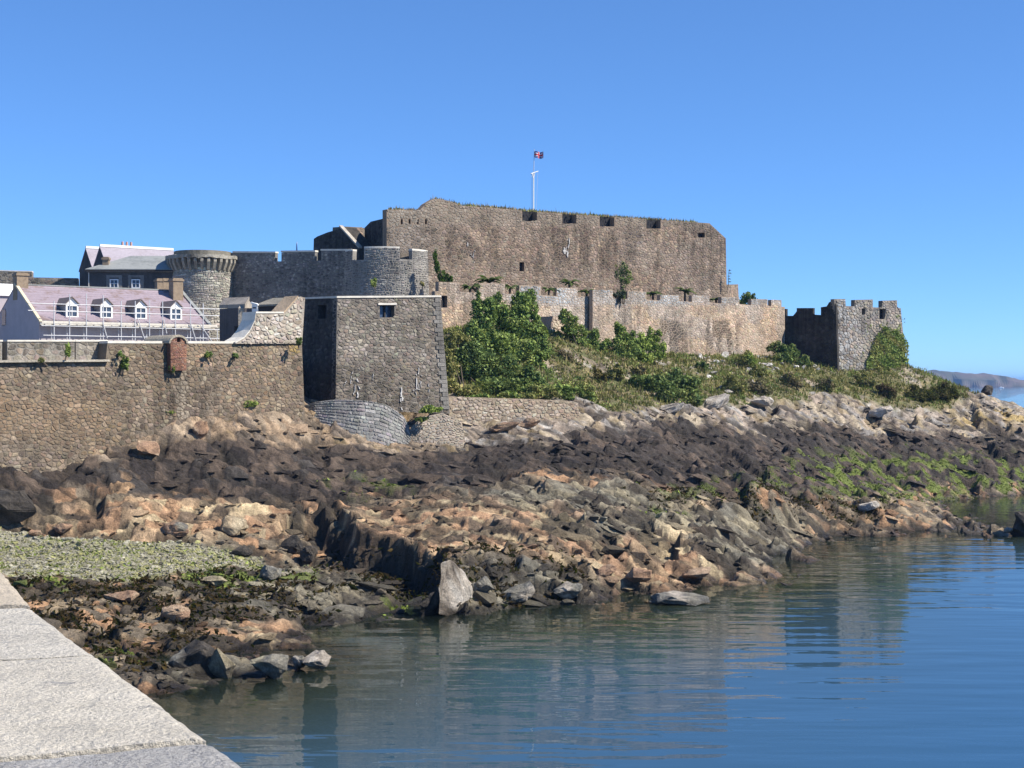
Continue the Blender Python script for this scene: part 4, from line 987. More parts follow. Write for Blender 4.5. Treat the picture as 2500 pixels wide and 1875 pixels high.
# grey hipped building and twin gabled building behind
gb = Frame((-51.3,179), np.array((1.,.02,0)), np.array((-.02,1.,0)))
gh = thing('hipped_slate_building', 'dark stone building with hipped grey slate roof and two white sash windows', 'house', gb(6, 4, 15))
mkb('wall', [gb.box(0,13,0,8,14,26.35)], M_MAS, gh, col=(.105,.10,.095))
mkb('cornice', [gb.box(-.25,13.2,-.25,8.2,26.35,26.6)], M_MAS, gh, col=(.22,.21,.19))
for nm, q in (('front_roof', [(-.4,-.4,26.6),(13.4,-.4,26.6),(13.4,3.9,28.55),(4.0,3.9,28.55)]), ('hip_roof', [(-.4,8.4,26.6),(-.4,-.4,26.6),(4.0,3.9,28.55),(4.0,3.95,28.55)]), ('back_roof', [(13.4,8.4,26.6),(-.4,8.4,26.6),(4.0,3.95,28.55),(13.4,3.95,28.55)])):
    p = [gb(*x) for x in q]; mk(nm, p+[x+ZU*.12 for x in p], BOXF[:, ::-1], M_GREYSL, gh)
mkb('gutter', [gb.box(-.5,13.5,-.55,-.4,26.48,26.62)], M_TIMBER, gh)
for pxw in (279,332):
    a = gb.a_at(pxw, 0); window(gb, a-.42, a+.42, -.03, 24.5, 25.4, gh, 2, 2)
    mkb('window_surround', [gb.box(a-.95,a-.55,-.05,.1,24.1,25.7), gb.box(a+.55,a+.95,-.05,.1,24.1,25.7), gb.box(a-.95,a+.95,-.052,.1,25.7,26.0)], M_MAS, gh, col=(.24,.23,.21))
mkb('drainpipe', [gb.box(-.1,.0,-.15,-.05,20,26.3)], M_COPE, gh)
chimney(gb, gb.a_at(251,1), gb.a_at(266,1), .8, 1.5, 26.4, 28.3, gh, M_MAS if False else M_BRICKY)
F1 = np.array(((228-1250)*186/F, 186.)); tg = Frame(F1)
tgb = thing('twin_gabled_building', 'twin gabled building with lavender slate roofs and white ridges behind', 'house', tg(5, 2, 15))
for k, (b0, b1, LR, zr, ze) in enumerate(((0,5,7,30.0,27.2),(-5,0,9.6,29.85,27.2))):
    bm_ = (b0+b1)/2; ov = .0
    V = [tg(0,b0,14),tg(0,b1,14),tg(0,b1,ze),tg(0,bm_,zr),tg(0,b0,ze)]; V += [v+E1*LR for v in V]
    mk('gable_wall', V, [(0,1,2,3,4),(9,8,7,6,5)]+[(i,5+i,5+(i+1)%5,(i+1)%5) for i in range(5)], M_MAS, tgb, col=(.10,.09,.085))
    for s, be in ((0,b0),(1,b1)):
        p = [tg(-.12,be,ze),tg(LR,be,ze),tg(LR,bm_,zr),tg(-.12,bm_,zr)]; mk('roof', p+[q+ZU*.12 for q in p], BOXF[:, ::-1] if s == 0 else BOXF, M_LAV, tgb)
    mkb('ridge_cap', [boxf(tg(-.1,bm_-.14,zr+.06), E1*(LR+.1), E2*.28, ZU*.30)], M_WHITE, tgb)
a = tg.a_at(310,-1); chimney(tg, a-.85, a+.85, -1.3, -.6, 28.5, 30.2, tgb, M_LAV, pots=3)
fwP = Plane((-260,186), (195,190), 700)
fw = Masonry('far_back_wall', 'far grey stepped wall behind the chimney at the picture edge', 'wall', fwP.hit(90, 720))
pp, polys = prism(fwP, [(-260,740),(192,740),(190,679),(78,677),(78,664),(0,662),(-260,660)], 1.5); fw.body(pp, (.24,.22,.19)); fw.add(fwP, polys, .6, .4, TOW)
slab_on('coping', fwP, [(-260,660),(0,662),(78,664)], .14, .05, 1.5, M_COPE, fw.root); fw.done()

# outbuildings near the ramp
obL, obR = Plane((536,147), (597,140.5), 800), Plane((597,140.5), (613,144.5), 800)
ob = thing('stone_guardhouse', 'low stone guardhouse with rough slab roof and a dark doorway', 'outbuilding', obL.hit(575, 840))
pp, _ = prism(obL, [(536,850),(597,850),(597,752),(536,754)], 3.0, [rect(572,796,590,838)], .5); mkb('wall', pp, M_MAS, ob, col=(.11,.10,.10))  # wall turned from the sun, its shade put into the dark colour
panel('door', obL, rect(572,796,590,838), .4, .08, M_TIMBER, ob)
pp, _ = prism(obR, [(597.3,850),(613,850),(615,742),(608,734),(597.3,752)], .6); mkb('side_wall', pp, M_MAS, ob, col=(.42,.37,.30))  # sunlit end of the same building, sunlight painted in as paler stone
A0, B0, C0 = obL.hit(535,753), obL.hit(598,751), obR.hit(609,733); D0 = A0+(C0-B0)
mk('slab_roof', [A0,B0,C0,D0]+[q+ZU*.35 for q in (A0,B0,C0,D0)], BOXF[:, ::-1], M_MAS, ob, col=(.34,.30,.25))
shP = Plane((612,141), (735,139), 800)
sh = thing('stone_roofed_shed', 'low dark shed with mossy grey stone roof behind the ramp wall', 'outbuilding', shP.hit(675, 790))
pp, _ = prism(shP, [(627,800),(735,800),(735,745),(627,748)], 3); mkb('wall', pp, M_TIMBER, sh)
q = [shP.hit(625,749)+shP.nh*.2, shP.hit(736,745)+shP.nh*.2, shP.hit(736,727)-shP.nh*2.2, shP.hit(637,729)-shP.nh*2.2]
mk('roof', q+[x+ZU*.18 for x in q], BOXF[:, ::-1], M_MAS, sh, col=(.24,.22,.18))
q = shP.shift(.3); wk = thing('white_kiosk', 'small bright white kiosk end between guardhouse and shed', 'kiosk', q.hit(620, 790))
pp, _ = prism(q, [(615,795),(627,795),(628,744),(615,739)], 1.0); mkb('wall', pp, M_WHITE, wk); panel('vent', q, rect(617,750,625,753), -.03, .04, M_TIMBER, wk); panel('roof_edge', q, [(613,741),(630,746),(630,743),(613,737)], -.08, .3, M_WHITE, wk)
pb = P(725,613,186); pr = thing('folded_parasol', 'folded dark blue parasol showing above the shaded curtain wall', 'parasol', (pb[0], pb[1], 15))
V, T = tube((pb[0],pb[1],15), (pb[0],pb[1],30.7), .04); mk('pole', V, T, M_STEEL, pr)
M_BLUE = plain('blue canvas', (.03,.07,.20), .8, .1)
V, T = tube((pb[0],pb[1],28.6), (pb[0]-.03,pb[1],30.5), .15, .05, 9); mk('canopy', V, T, M_BLUE, pr); V, T = tube((pb[0],pb[1],27.6), (pb[0],pb[1],28.6), .26, .15, 9); mk('canopy_skirt', V, T, M_BLUE, pr)

# ------------------------------------------------------------------ flagpole
fd = 196.0
def fp(px, py, dd=0): return P(px, py, fd+dd)
fl = thing('flagpole', 'white flagpole with yardarm on top of the citadel', 'flagpole', fp(1303, 560))
V, T = tube(fp(1302,565), fp(1302.5,428), .11, .09, 10); mk('lower_mast', V, T, M_WHITE, fl)
V, T = tube(fp(1302.5,438), fp(1304.5,364), .05, .03, 8); mk('topmast', V, T, M_STEEL, fl)
V, T = tube(fp(1296,424,-.3), fp(1314,418,.5), .06, .05, 8); mk('yardarm', V, T, M_STEEL, fl)
V, T = tube(fp(1299.5,424,-.2), fp(1302.5,436,-.15), .09, .09, 8); mk('crosstree', V, T, M_WHITE, fl); V, T = tube(fp(1305,423,-.2), fp(1302.5,436,-.15), .06, .06, 8); mk('crosstree', V, T, M_WHITE, fl)
for x0, y0, x1, y1 in ((1297,424,1298,515),(1313,419,1309,516)):
    V, T = tube(fp(x0,y0), fp(x1,y1), .014, .014, 4); mk('halyard', V, T, M_STEEL, fl)
fg = thing('union_flag', 'small red white and blue flag flying from the flagpole', 'flag', fp(1304, 386))
def cloth(s, q):                                                     # s 0..1 along the fly, q 0..1 up the hoist
    o = fp(1304.2, 385); return o+np.array((s*1.22, -.12*math.sin(s*7)-.03, q*.86-.10*s+.10*math.sin(s*6+1)*s))
def band(name, poly, mat, off):
    n = 10; parts = []
    (s0,q0a,q0b),(s1,q1a,q1b) = poly
    Vv = []; Tt = []
    for i in range(n+1):
        f = i/n; s = s0+(s1-s0)*f; a, b = q0a+(q1a-q0a)*f, q0b+(q1b-q0b)*f
        for y in (-off, off): Vv += [cloth(s,a)+np.array((0,y,0)), cloth(s,b)+np.array((0,y,0))]
    for i in range(n):
        k = i*4; Tt += [(k,k+4,k+5,k+1),(k+2,k+3,k+7,k+6),(k+1,k+5,k+7,k+3),(k,k+2,k+6,k+4)]
    mk(name, Vv, np.array(Tt), mat, fg)
M_NAVY, M_RED = plain('flag blue', (.03,.04,.22), .8, .05), plain('flag red', (.50,.02,.04), .8, .05)
M_FW = plain('flag white', (.72,.66,.70), .8, .03)
band('flag_field', [(0,0,1),(1,0,1)], M_NAVY, .004)
band('saltire', [(0,-.0,.16),(1,.84,1)], M_FW, .009); band('saltire', [(0,.84,1),(1,0,.16)], M_FW, .011)
band('white_cross', [(0,.32,.68),(1,.32,.68)], M_FW, .015); band('white_cross', [(.40,0,1),(.60,0,1)], M_FW, .017)
band('red_cross', [(0,.40,.60),(1,.40,.60)], M_RED, .022); band('red_cross', [(.44,0,1),(.56,0,1)], M_RED, .025)

# ------------------------------------------------------------------ pier in the foreground
hp = 1.3
def pt_pier(px, py, dz=0):
    d = F*hp/(py-HZ); return np.array(((px-1250)*d/F, d, H-hp+dz))
edge = [(-330,1193),(0,1430),(75,1480),(232,1597),(509,1804),(620,1876),(900,2080),(1400,2440)]
pier = mk('pier_core', [(-9,-3,12-5.0),(3.2,-3,7),(1.2,.5,7),(-.95,4.6,7),(-3.3,9.1,7),(-8,17.8,7),(-14,17.8,7),(-9,-3,11.36),(3.0,-3,11.36),(1.0,.5,11.36),(-1.15,4.6,11.36),(-3.5,9.1,11.36),(-8.2,17.8,11.36),(-14,17.8,11.36)],
           [(6,5,4,3,2,1,0),(7,8,9,10,11,12,13)]+[(i,(i+1)%7,7+(i+1)%7,7+i) for i in range(7)], M_GRAN, kind='structure', col=(.4,.38,.34))
pier.name = 'pier'; WL['pier'] = WL['pier_core']
joints = [((-330,1193),None),((0,1390),(-700,1395)),((75,1479.5),(-700,1487)),((232,1596),(-700,1645)),((509,1804),(-700,1925)),((1020,2170),(-700,2330)),((1500,2510),(-700,2800))]
cols = [(.69,.61,.48),(.70,.60,.46),(.69,.64,.545),(.73,.67,.56),(.47,.455,.43),(.67,.62,.52)]
jj = [((-330,1193),(-900,1196))]+[j for j in joints if j[1] is not None]
for k in range(len(jj)-1):
    (r0,l0),(r1,l1) = jj[k], jj[k+1]; n, m = 40, 40
    A_, B_, C_, D_ = pt_pier(*l1), pt_pier(*r1), pt_pier(*r0), pt_pier(*l0)
    e_ = .036/max(abs(D_[1]-A_[1]), .5); f, g = np.meshgrid(np.linspace(0,1,n), np.linspace(e_,1-e_,m)); f3, g3 = f[...,None], g[...,None]
    e = .012; S = (A_*(1-f3)+B_*f3)*(1-g3)+(D_*(1-f3)+C_*f3)*g3
    S[...,2] += .010*(fbm(S[...,0]*6, S[...,1]*6, 300, 4)-.5)+.006*(fbm(S[...,0]*30, S[...,1]*30, 301, 3)-.5)+rng.normal(0,.003)
    er = np.minimum.reduce([(1-f)*np.linalg.norm(B_-A_), g*np.linalg.norm(D_-A_), (1-g)*np.linalg.norm(D_-A_)])
    S[...,2] -= .016*np.clip(1-er/(.05+.02*vnoise(S[...,0]*5,S[...,1]*5,302)),0,1)**2
    rg_ = np.clip(1-(1-f)*np.linalg.norm(B_-A_)/.06,0,1); S[...,0] += .012*rg_*(vnoise(S[...,0]*9,S[...,1]*9,303)-.5)
    g_in = (A_+B_+C_+D_)/4; S[...,:2] = g_in[:2]+(S[...,:2]-g_in[:2])*np.array((1.0,1.0))
    Vt = S.reshape(-1,3); i = np.arange(n*m).reshape(m,n); Q = np.stack([i[:-1,:-1],i[:-1,1:],i[1:,1:],i[1:,:-1]],-1).reshape(-1,4)
    rim = np.concatenate([i[0,:],i[1:,-1],i[-1,-2::-1],i[-2:0:-1,0]]); lowv = Vt[rim].copy(); lowv[:,2] = H-hp-.5
    N0 = len(Vt); R_ = len(rim); kx = np.arange(R_); Qs = np.stack([rim, N0+kx, N0+(kx+1)%R_, rim[(kx+1)%R_]],1)
    b_ = mk('coping_block', np.concatenate([Vt,lowv]), np.concatenate([Q,Qs]), M_GRAN, pier, col=cols[k], smooth=False)

# ------------------------------------------------------------------ far headland and boat
hd = 4200.0
prof = [(2210,933),(2240,915),(2263,904),(2300,903),(2340,906),(2390,910),(2442,911),(2465,916),(2481,921),(2500,927),(2520,931),(2560,933)]
hx = np.linspace(2190,2580,80); hy = np.interp(hx, [p[0] for p in prof], [p[1] for p in prof])+1.2*(vnoise(hx/9,hx*0,5)-.5)
rows = []
for k, (f, dd) in enumerate(((0,-60),(.45,-40),(.8,0),(1,120),(.6,400),(0,700))):
    z = H+(HZ-hy)*hd/F; z = np.maximum(z-H, 0)*f+ (H if False else 0); z = np.where(f > 0, z+H*min(1,f*1.2)*(hy < 932.5), -1)
    z = z+(f > 0)*6*(fbm(hx/14, np.full(80,k*1.3), 6, 3)-.5)
    rows.append(np.stack([(hx-1250)*hd/F, np.full(80, hd+dd)+30*vnoise(hx/20, hx*0+k, 8), z], 1))
R6 = np.array(rows); i = np.arange(480).reshape(6,80)
hv = R6.reshape(-1,3); gcol = np.where((vnoise(hv[:,0]/60, hv[:,2]/12, 12) > .5)[:,None], np.array((.085,.08,.05)), np.array((.14,.105,.085)))
mk('distant_headland_hill', hv, np.stack([i[:-1,:-1],i[:-1,1:],i[1:,1:],i[1:,:-1]],-1).reshape(-1,4), M_ROCK, col=gcol, kind='structure')
bd = 46800/14.5; bo = P(2444,947.5,bd); bo[2] = 0
bt_ = thing('motor_boat', 'tiny white motor boat on the sea off the rocky point', 'boat', bo)
hull = [(-6,0,1.5),(-5,-1.6,1.3),(3,-1.6,1.5),(7,0,2.2),(3,1.6,1.5),(-5,1.6,1.3)]; V = [bo+np.array(p) for p in hull]+[bo+np.array((p[0]*.85,p[1]*.6,-.2)) for p in hull]
mk('hull', V, [(0,1,2,3,4,5),(11,10,9,8,7,6)]+[(j,6+j,6+(j+1)%6,(j+1)%6) for j in range(6)], M_WHITE, bt_)
mkb('cabin', [boxf(bo+np.array((-2.5,-1.1,1.4)), (4,0,0), (0,2.2,0), (0,0,1.8))], M_WHITE, bt_)

# ------------------------------------------------------------------ the air
hm = bpy.data.materials.new('sea haze'); hm.use_nodes = True; ht = hm.node_tree; ht.nodes.clear()
pv = ht.nodes.new('ShaderNodeVolumePrincipled'); pv.inputs['Color'].default_value = (.30, .55, 1.0, 1); pv.inputs['Density'].default_value = 0.00008; pv.inputs['Anisotropy'].default_value = 0.0
hout = ht.nodes.new('ShaderNodeOutputMaterial'); ht.links.new(pv.outputs[0], hout.inputs['Volume'])
Vh, Th = boxf((-26000, -400, -12), (52000, 0, 0), (0, 21500, 0), (0, 0, 74)); mk('haze', Vh, Th, hm, kind='stuff')

# ------------------------------------------------------------------ vegetation
def surf_at(px, py):
    j = int(np.argmin(abs(pxs-px))); m = np.where(PYT[:, j] <= py)[0]
    i = m[0] if len(m) else NR-1; return TV[i, j].copy()
def unit(a): return a/(np.linalg.norm(a, axis=-1, keepdims=True)+1e-9)
def leaves(pts, nrm, size, pal, jitter=.25, aspect=.5, clump=None):
    n = len(pts); pal = np.array(pal)
    nn = unit(nrm*.55+rng.normal(0, .55, (n, 3))); t = unit(np.cross(nn, rng.normal(0, 1, (n, 3)))); b = np.cross(nn, t)
    s = (size*rng.lognormal(0, .3, n))[:, None]
    V = np.stack([pts-t*s*.5, pts+b*s*aspect*.5, pts+t*s*.5+nn*s*.12, pts-b*s*aspect*.5], 1)
    f = fbm(pts[:, 0]*.7+pts[:, 2]*.5, pts[:, 1]*.7+pts[:, 2]*.9, 900, 3)
    k = np.clip(((f-.25)*2*.7+rng.random(n)*.35)*len(pal), 0, len(pal)-1).astype(int)
    c = pal[k]*rng.lognormal(0, jitter, (n, 1))
    return V, np.repeat(c, 4, axis=0)
def lobe_points(cx, r, n):
    d = unit(rng.normal(0, 1, (n, 3))); lump = .55+.85*fbm(d[:, 0]*2.3+cx[0], d[:, 1]*2.3+d[:, 2]*2.1+cx[2], 31, 3)
    rad = lump*rng.random(n)**.28; return cx+d*rad[:, None]*r, d
GRN = [(0.187,0.239,0.057),(0.206,0.282,0.081),(0.131,0.194,0.064),(0.272,0.345,0.097),(0.337,0.388,0.129)]
DGRN = [(0.142,0.176,0.057),(0.178,0.221,0.064),(0.187,0.256,0.089),(0.094,0.141,0.057),(0.254,0.308,0.112)]
OLV = [(0.245,0.254,0.085),(0.307,0.291,0.107),(0.199,0.208,0.077),(0.384,0.330,0.138)]
LIM = [(0.276,0.360,0.085),(0.337,0.414,0.107),(0.215,0.283,0.077),(0.414,0.460,0.138)]
BRN = [(0.221,0.176,0.111),(0.273,0.215,0.130),(0.182,0.156,0.091),(0.208,0.202,0.091)]
def shrub(name, label, lobes, pal, leaf=.30, dens=230, cat='shrub', group=None, aspect=.5, stems=4):
    """lobes: (px, py, d, rx px, ry px)"""
    Vs, Cs = [], []; base = min(lobes, key=lambda l: -l[1]); bp = P(base[0], base[1]+base[4], base[2])
    t = thing(name, label, cat, bp, group)
    sub_ = []
    for px, py, d, rx, ry in lobes:
        sub_.append((px, py, d, rx*.82, ry*.82))
        for _ in range(5):
            a = random.uniform(0, 6.283); k = random.uniform(.55, 1.05); q = random.uniform(.22, .45)
            sub_.append((px+math.cos(a)*rx*k, py-math.sin(a)*ry*k, d-random.uniform(0, .5), rx*q, ry*q*random.uniform(.8, 1.5)))
    for px, py, d, rx, ry in sub_:
        c = P(px, py, d); r = np.array((rx, rx*.8, ry))*d/F; ar = r[0]*r[2]*4
        p, nr = lobe_points(c, r, int(ar*dens*.62/(leaf/.3)**1.4)+14); v, cc = leaves(p, nr, leaf, pal, aspect=aspect); Vs.append(v.reshape(-1, 3)); Cs.append(cc)
    V = np.concatenate(Vs); Cc = np.concatenate(Cs); mk('foliage', V, np.arange(len(V)).reshape(-1, 4), M_LEAF, t, col=Cc)
    parts = []
    for k in range(stems):
        l = lobes[k % len(lobes)]; c = P(l[0]+random.uniform(-.3,.3)*l[3], l[1], l[2]); b0 = bp+np.array((random.uniform(-.4,.4), random.uniform(-.3,.3), -.3))
        if np.linalg.norm(c-b0) > .1: parts.append(tube(b0, c, .07, .03, 5))
    V, T = join(parts); mk('stem', V, T, M_BARK, t)
    return t
dc = lambda px, k=1.2: float(cuP2.hit(px, 800)[1])-k
shrub('tall_wall_shrub', 'tallest dark green shrub climbing the curtain wall beside the square tower', [(1250,790,158,52,52),(1288,752,160,38,36),(1180,775,155,38,45),(1168,748,155,16,26),(1215,760,157,30,36),(1310,830,158,36,52),(1230,850,155,60,50),(1180,850,153,45,50),(1295,880,156,36,36),(1265,735,159,22,22)], GRN, .34)
shrub('broad_dark_shrub', 'broad dark green shrub spreading under the tallest shrub', [(1130,890,146,44,44),(1180,905,147,55,50),(1240,915,147,55,48),(1200,945,144,60,30),(1260,945,143,40,30),(1300,935,145,36,34)], DGRN, .32)
shrub('olive_scrub_bush', 'olive yellow scrub bush growing against the square tower edge', [(1092,850,146,22,36),(1100,900,144,24,40),(1100,945,142,26,30),(1120,830,148,26,26),(1140,955,141,40,16)], OLV, .28)
shrub('ivy_cascade', 'ivy tumbling diagonally down the wall right of the buttress', [(1382,772,164,18,20),(1395,800,165,26,24),(1412,832,166,30,28),(1432,866,167,32,30),(1450,895,166,34,26),(1450,830,168,18,30),(1466,868,168,20,28)], GRN+[(.10,.15,.04)], .30, cat='ivy')
shrub('grey_scrub_bush', 'dull brown green bush at the foot of the buttress', [(1378,880,161,26,24),(1395,895,161,24,18)], BRN+DGRN[:2], .26)
shrub('pointed_green_shrub', 'pointed dark green shrub against the wall right of the ivy', [(1516,812,172,20,22),(1512,842,172,32,30),(1530,868,172,30,22),(1540,835,173,20,22)], GRN, .28)
shrub('lime_green_shrub', 'lime green shrub between the pointed shrub and the dark wall stain', [(1560,850,174,26,26),(1585,835,175,22,28),(1600,858,175,22,24),(1575,878,174,30,16),(1602,818,176,12,16)], LIM, .26)
shrub('dark_thicket', 'dark green thicket low on the slope above the pale rocks', [(1600,935,160,36,24),(1640,930,162,40,26),(1680,955,162,40,28),(1630,965,158,40,26),(1570,930,160,28,20),(1700,975,160,24,16)], DGRN+OLV[:1], .30)
shrub('low_green_hedge', 'low green bushes in a belt above the retaining wall', [(1300,960,142,34,16),(1340,955,143,34,22),(1380,960,144,30,20),(1420,950,147,32,24),(1440,975,146,20,14),(1150,972,139.5,26,9),(1185,980,139.5,22,16),(1230,978,140.5,34,18),(1270,970,141,30,16)], GRN+OLV, .26, cat='hedge')
shrub('bastion_foot_shrub', 'dull green shrub at the shaded foot of the square bastion', [(1895,850,197,20,20),(1925,868,197,26,22),(1960,885,196,24,14),(1905,875,196,24,18)], DGRN+OLV[:2], .3)
shrub('headland_shrub', 'dark olive shrub on the point right of the bastion', [(2250,965,196,40,22),(2290,960,198,34,24),(2225,975,195,26,16),(2320,955,201,22,16)], [(.09,.085,.03),(.06,.065,.025),(.12,.105,.045),(.07,.06,.03)], .3)
for px, py, r, pal, lb in ((1640,822,13,BRN+DGRN[:2],'small brownish bush under the dark wall stain'),(1712,815,16,DGRN,'small dark bush against the curtain wall stain'),(1778,812,18,DGRN+BRN[:1],'grey green bush left of the bright wall end'),
                           (1672,850,15,BRN,'brown bush beside the white stone scatter'),(1712,890,12,DGRN,'round dark bush alone on the dry slope'),(1815,880,26,LIM+OLV,'yellow green bush low on the slope near the bastion'),
                           (1745,842,14,OLV,'olive tuft bush above the white stones'),(1850,905,18,OLV,'olive bush on the path below the bastion'),(1500,905,22,OLV,'straw green bush in the middle of the slope'),(1555,905,18,OLV+BRN,'straw bush above the dark thicket'),
                           (1460,915,16,[(.22,.18,.07),(.18,.15,.06)],'straw yellow bush below the ivy'),(1790,940,26,BRN+OLV,'brown heathery bush above the pale rocks'),(1850,945,24,BRN,'dark brown heathery bush below the bastion corner'),(1930,930,22,OLV+BRN,'dull bush on the slope under the bastion'),
                           (2010,935,22,BRN+OLV,'heather bush directly below the bastion corner'),(2110,930,22,BRN+OLV,'heather bush below the ivy covered bastion face'),(2160,950,24,[(.08,.06,.04),(.11,.08,.05)]+OLV[:1],'dark brown bush on the point below the ivy')):
    b = surf_at(px, py+r*.7); shrub('slope_bush', lb, [(px,py,b[1]-.3,r,r*.8),(px+r*.7,py+r*.25,b[1]-.4,r*.7,r*.55)], pal, .26, group='bushes scattered over the slope', stems=2)
# ivy on the bastion
iv = thing('bastion_ivy', 'thick ivy patch covering the lower right of the square bastion', 'ivy', bF.hit(2165, 892))
pts = []
while len(pts) < 5200:
    x, y = rng.uniform(2112,2213), rng.uniform(785,900); top = np.interp(x, [2112,2125,2140,2155,2175,2190,2205,2213],[885,850,812,798,800,796,822,836])+26*(fbm(x/9,0*x,3,3)-.4)
    if y > top: pts.append(bF.hit(x, y)+bF.n*(.08+rng.random()*.5*(.4+vnoise(x/9,y/9,4))))
for _ in range(700):
    x, y = rng.uniform(2100,2212), rng.uniform(770,895)
    if vnoise(x/7, y/16, 44) > .62: pts.append(bF.hit(x, y)+bF.n*rng.uniform(.06,.2))
v, cc = leaves(np.array(pts), np.tile(bF.n, (len(pts),1)), .26, GRN+OLV[:2]); mk('foliage', v.reshape(-1,3), np.arange(len(v)*4).reshape(-1,4), M_LEAF, iv, col=cc)
V, T = join([tube(bF.hit(x,900)+bF.n*.06, bF.hit(x+random.uniform(-10,10),random.uniform(805,840))+bF.n*.06, .05, .02, 5) for x in (2140,2165,2190)]); mk('stem', V, T, M_BARK, iv)
# plants on walls
def wallplant(px, py, d, rx, ry, pal, lb): shrub('wall_plant', lb, [(px,py,d,rx,ry),(px+rx*.3,py+ry*.6,d,rx*.7,ry*.6)], pal, .16, 500, 'plant', 'plants rooted in the stonework', stems=1)
swd = lambda px, py: float(swP.hit(px,py)[1])-.25
for px, py, rx, ry, pal, lb in ((303,885,9,16,GRN,'bushy green plant hanging below the sea wall parapet'),(165,852,6,15,LIM,'green creeper on the corner of the parapet block'),(420,897,7,9,LIM,'round green plant beside the brick sentry turret'),(508,865,8,7,GRN,'green tuft high on the sea wall right of the turret'),
                                (575,867,6,6,GRN,'small green tuft on the sea wall below the ramp end'),(100,878,7,5,OLV,'dry green tuft on the sea wall ledge'),(293,863,5,6,GRN,'tiny tuft in the stones near the parapet end')):
    wallplant(px,py,swd(px,py),rx,ry,pal,lb)
wallplant(729,832,119.5,7,8,DGRN,'dark tuft at the foot of the swept ramp wall'); wallplant(912,690,162.6,7,9,GRN,'green tuft growing on the round bastion'); wallplant(1030,692,164.6,6,6,OLV,'small tuft on the sunlit side of the round bastion')
shrub('corner_creeper', 'bright green creeper in the angle of citadel and round bastion', [(1063,625,172,6,16),(1066,650,172,7,18),(1078,672,173,13,16),(1092,684,173,14,10)], [(.09,.15,.03),(.07,.12,.03),(.12,.18,.05)], .22, 300, 'creeper')
for px, py, rx, ry, lb in ((600,985,36,11,'bright green ledge plants on top of the shore rocks'),(520,992,30,8,'green ledge plants beside the sea wall foot'),(385,1008,34,9,'yellow green ledge plants left above the brown rocks'),(1055,1000,26,8,'yellow green plants at the right foot of the square tower'),(1035,1022,16,6,'small green tuft on the tan rubble skirt')):
    b = surf_at(px, py+6) if px < 900 else P(px, py, 124.3)
    shrub('ledge_plant', lb, [(px,py,b[1]-.2,rx,ry),(px-rx*.5,py+3,b[1]-.3,rx*.6,ry*.7)], LIM+GRN[:2], .18, 420, 'plant', 'plants on the rock ledges', stems=1)

# terrace palms, tree, agave
def palm(px, py, d, r, lb, n=15, pal=((.07,.10,.035),(.10,.13,.05))):
    c = P(px, py, d); t = thing('terrace_palm', lb, 'palm', (c[0], c[1], 21.6), 'palms on the terrace behind the merlons')
    V, T = tube((c[0],c[1],21.3), c, .18, .14, 7); mk('trunk', V, T, M_BARK, t)
    for k in range(n):
        th = k*2.4+random.random(); L = r*random.uniform(.75,1.15); dr = np.array((math.cos(th), math.sin(th)*.9, 0)); el = random.uniform(.55,1.35)
        Vv, Ff = [], []; m = 7; sdv = np.array((-dr[1], dr[0], 0))
        for i in range(m):
            f = i/(m-1); q = c+dr*L*f*math.cos(el*.7)+ZU*(L*(math.sin(el)*f-.75*f*f)); w = .16*L*math.sin(math.pi*min(f*.9+.1,1))+.01
            Vv += [q-sdv*w-ZU*w*.35, q+ZU*.02, q+sdv*w-ZU*w*.35]
        for i in range(m-1): a = i*3; Ff += [(a,a+1,a+4,a+3),(a+1,a+2,a+5,a+4)]
        mk('frond', Vv, np.array(Ff), M_LEAF, t, col=np.array(random.choice(pal))*random.uniform(.7,1.3))
for px, py, k, r, lb in ((1195,692,3.0,2.3,'wide palm above the first full merlon from the round bastion'),(1148,706,2.2,1.6,'dark palm in the first gap between the merlons'),(1245,706,2.4,1.4,'palm filling the second gap of the merlons'),(1340,712,2.4,1.5,'dark palm in the gap below the citadel window'),(1390,696,3.0,1.8,'pale palm rising over the fourth merlon'),(1432,718,2.4,1.5,'low palm in the gap left of the wall step'),
                         (1594,722,2.6,1.7,'palm in the gap left of the lowest merlon'),(1672,716,2.8,1.9,'palm with open crown above the lowest merlon'),(1748,735,2.4,1.2,'small palm in a gap near the wall end')):
    palm(px, py-2, dc(px,0)+k, r*1.05, lb)
shrub('slender_terrace_tree', 'slender loose tree in front of the citadel wall', [(1520,655,181,16,16),(1512,672,181,14,14),(1532,672,181,14,14),(1522,690,180.5,12,16),(1516,720,180,9,16)], DGRN+[(.07,.09,.05)], .22, 70, 'tree', stems=5)
shrub('terrace_blue_bush', 'grey blue green bush in a gap of the merlons', [(1512,722,180,16,12)], [(.05,.075,.06),(.07,.09,.07)], .24, 200)
shrub('terrace_end_bush', 'dark green bush above the right end of the curtain wall', [(1822,728,203,16,18),(1838,732,203,12,12),(1812,738,203,12,10)], DGRN, .26, 220)
for px, py, r in ((1255,722,10),(1690,735,9),(1775,735,7)):
    pass
ag = thing('agave_spike', 'thin flowering agave spike beside the right corner of the citadel', 'plant', P(1779, 700, 206))
V, T = tube(P(1778,700,206), P(1780,657,206), .05, .03, 5); mk('stem', V, T, M_BARK, ag)
for y in (660,667,674,681,688):
    p, nr = lobe_points(P(1781+random.uniform(-1,2),y,206), np.array((.25,.2,.08)), 26); v, cc = leaves(p, nr, .14, DGRN); mk('flower_head', v.reshape(-1,3), np.arange(len(v)*4).reshape(-1,4), M_LEAF, ag, col=cc)
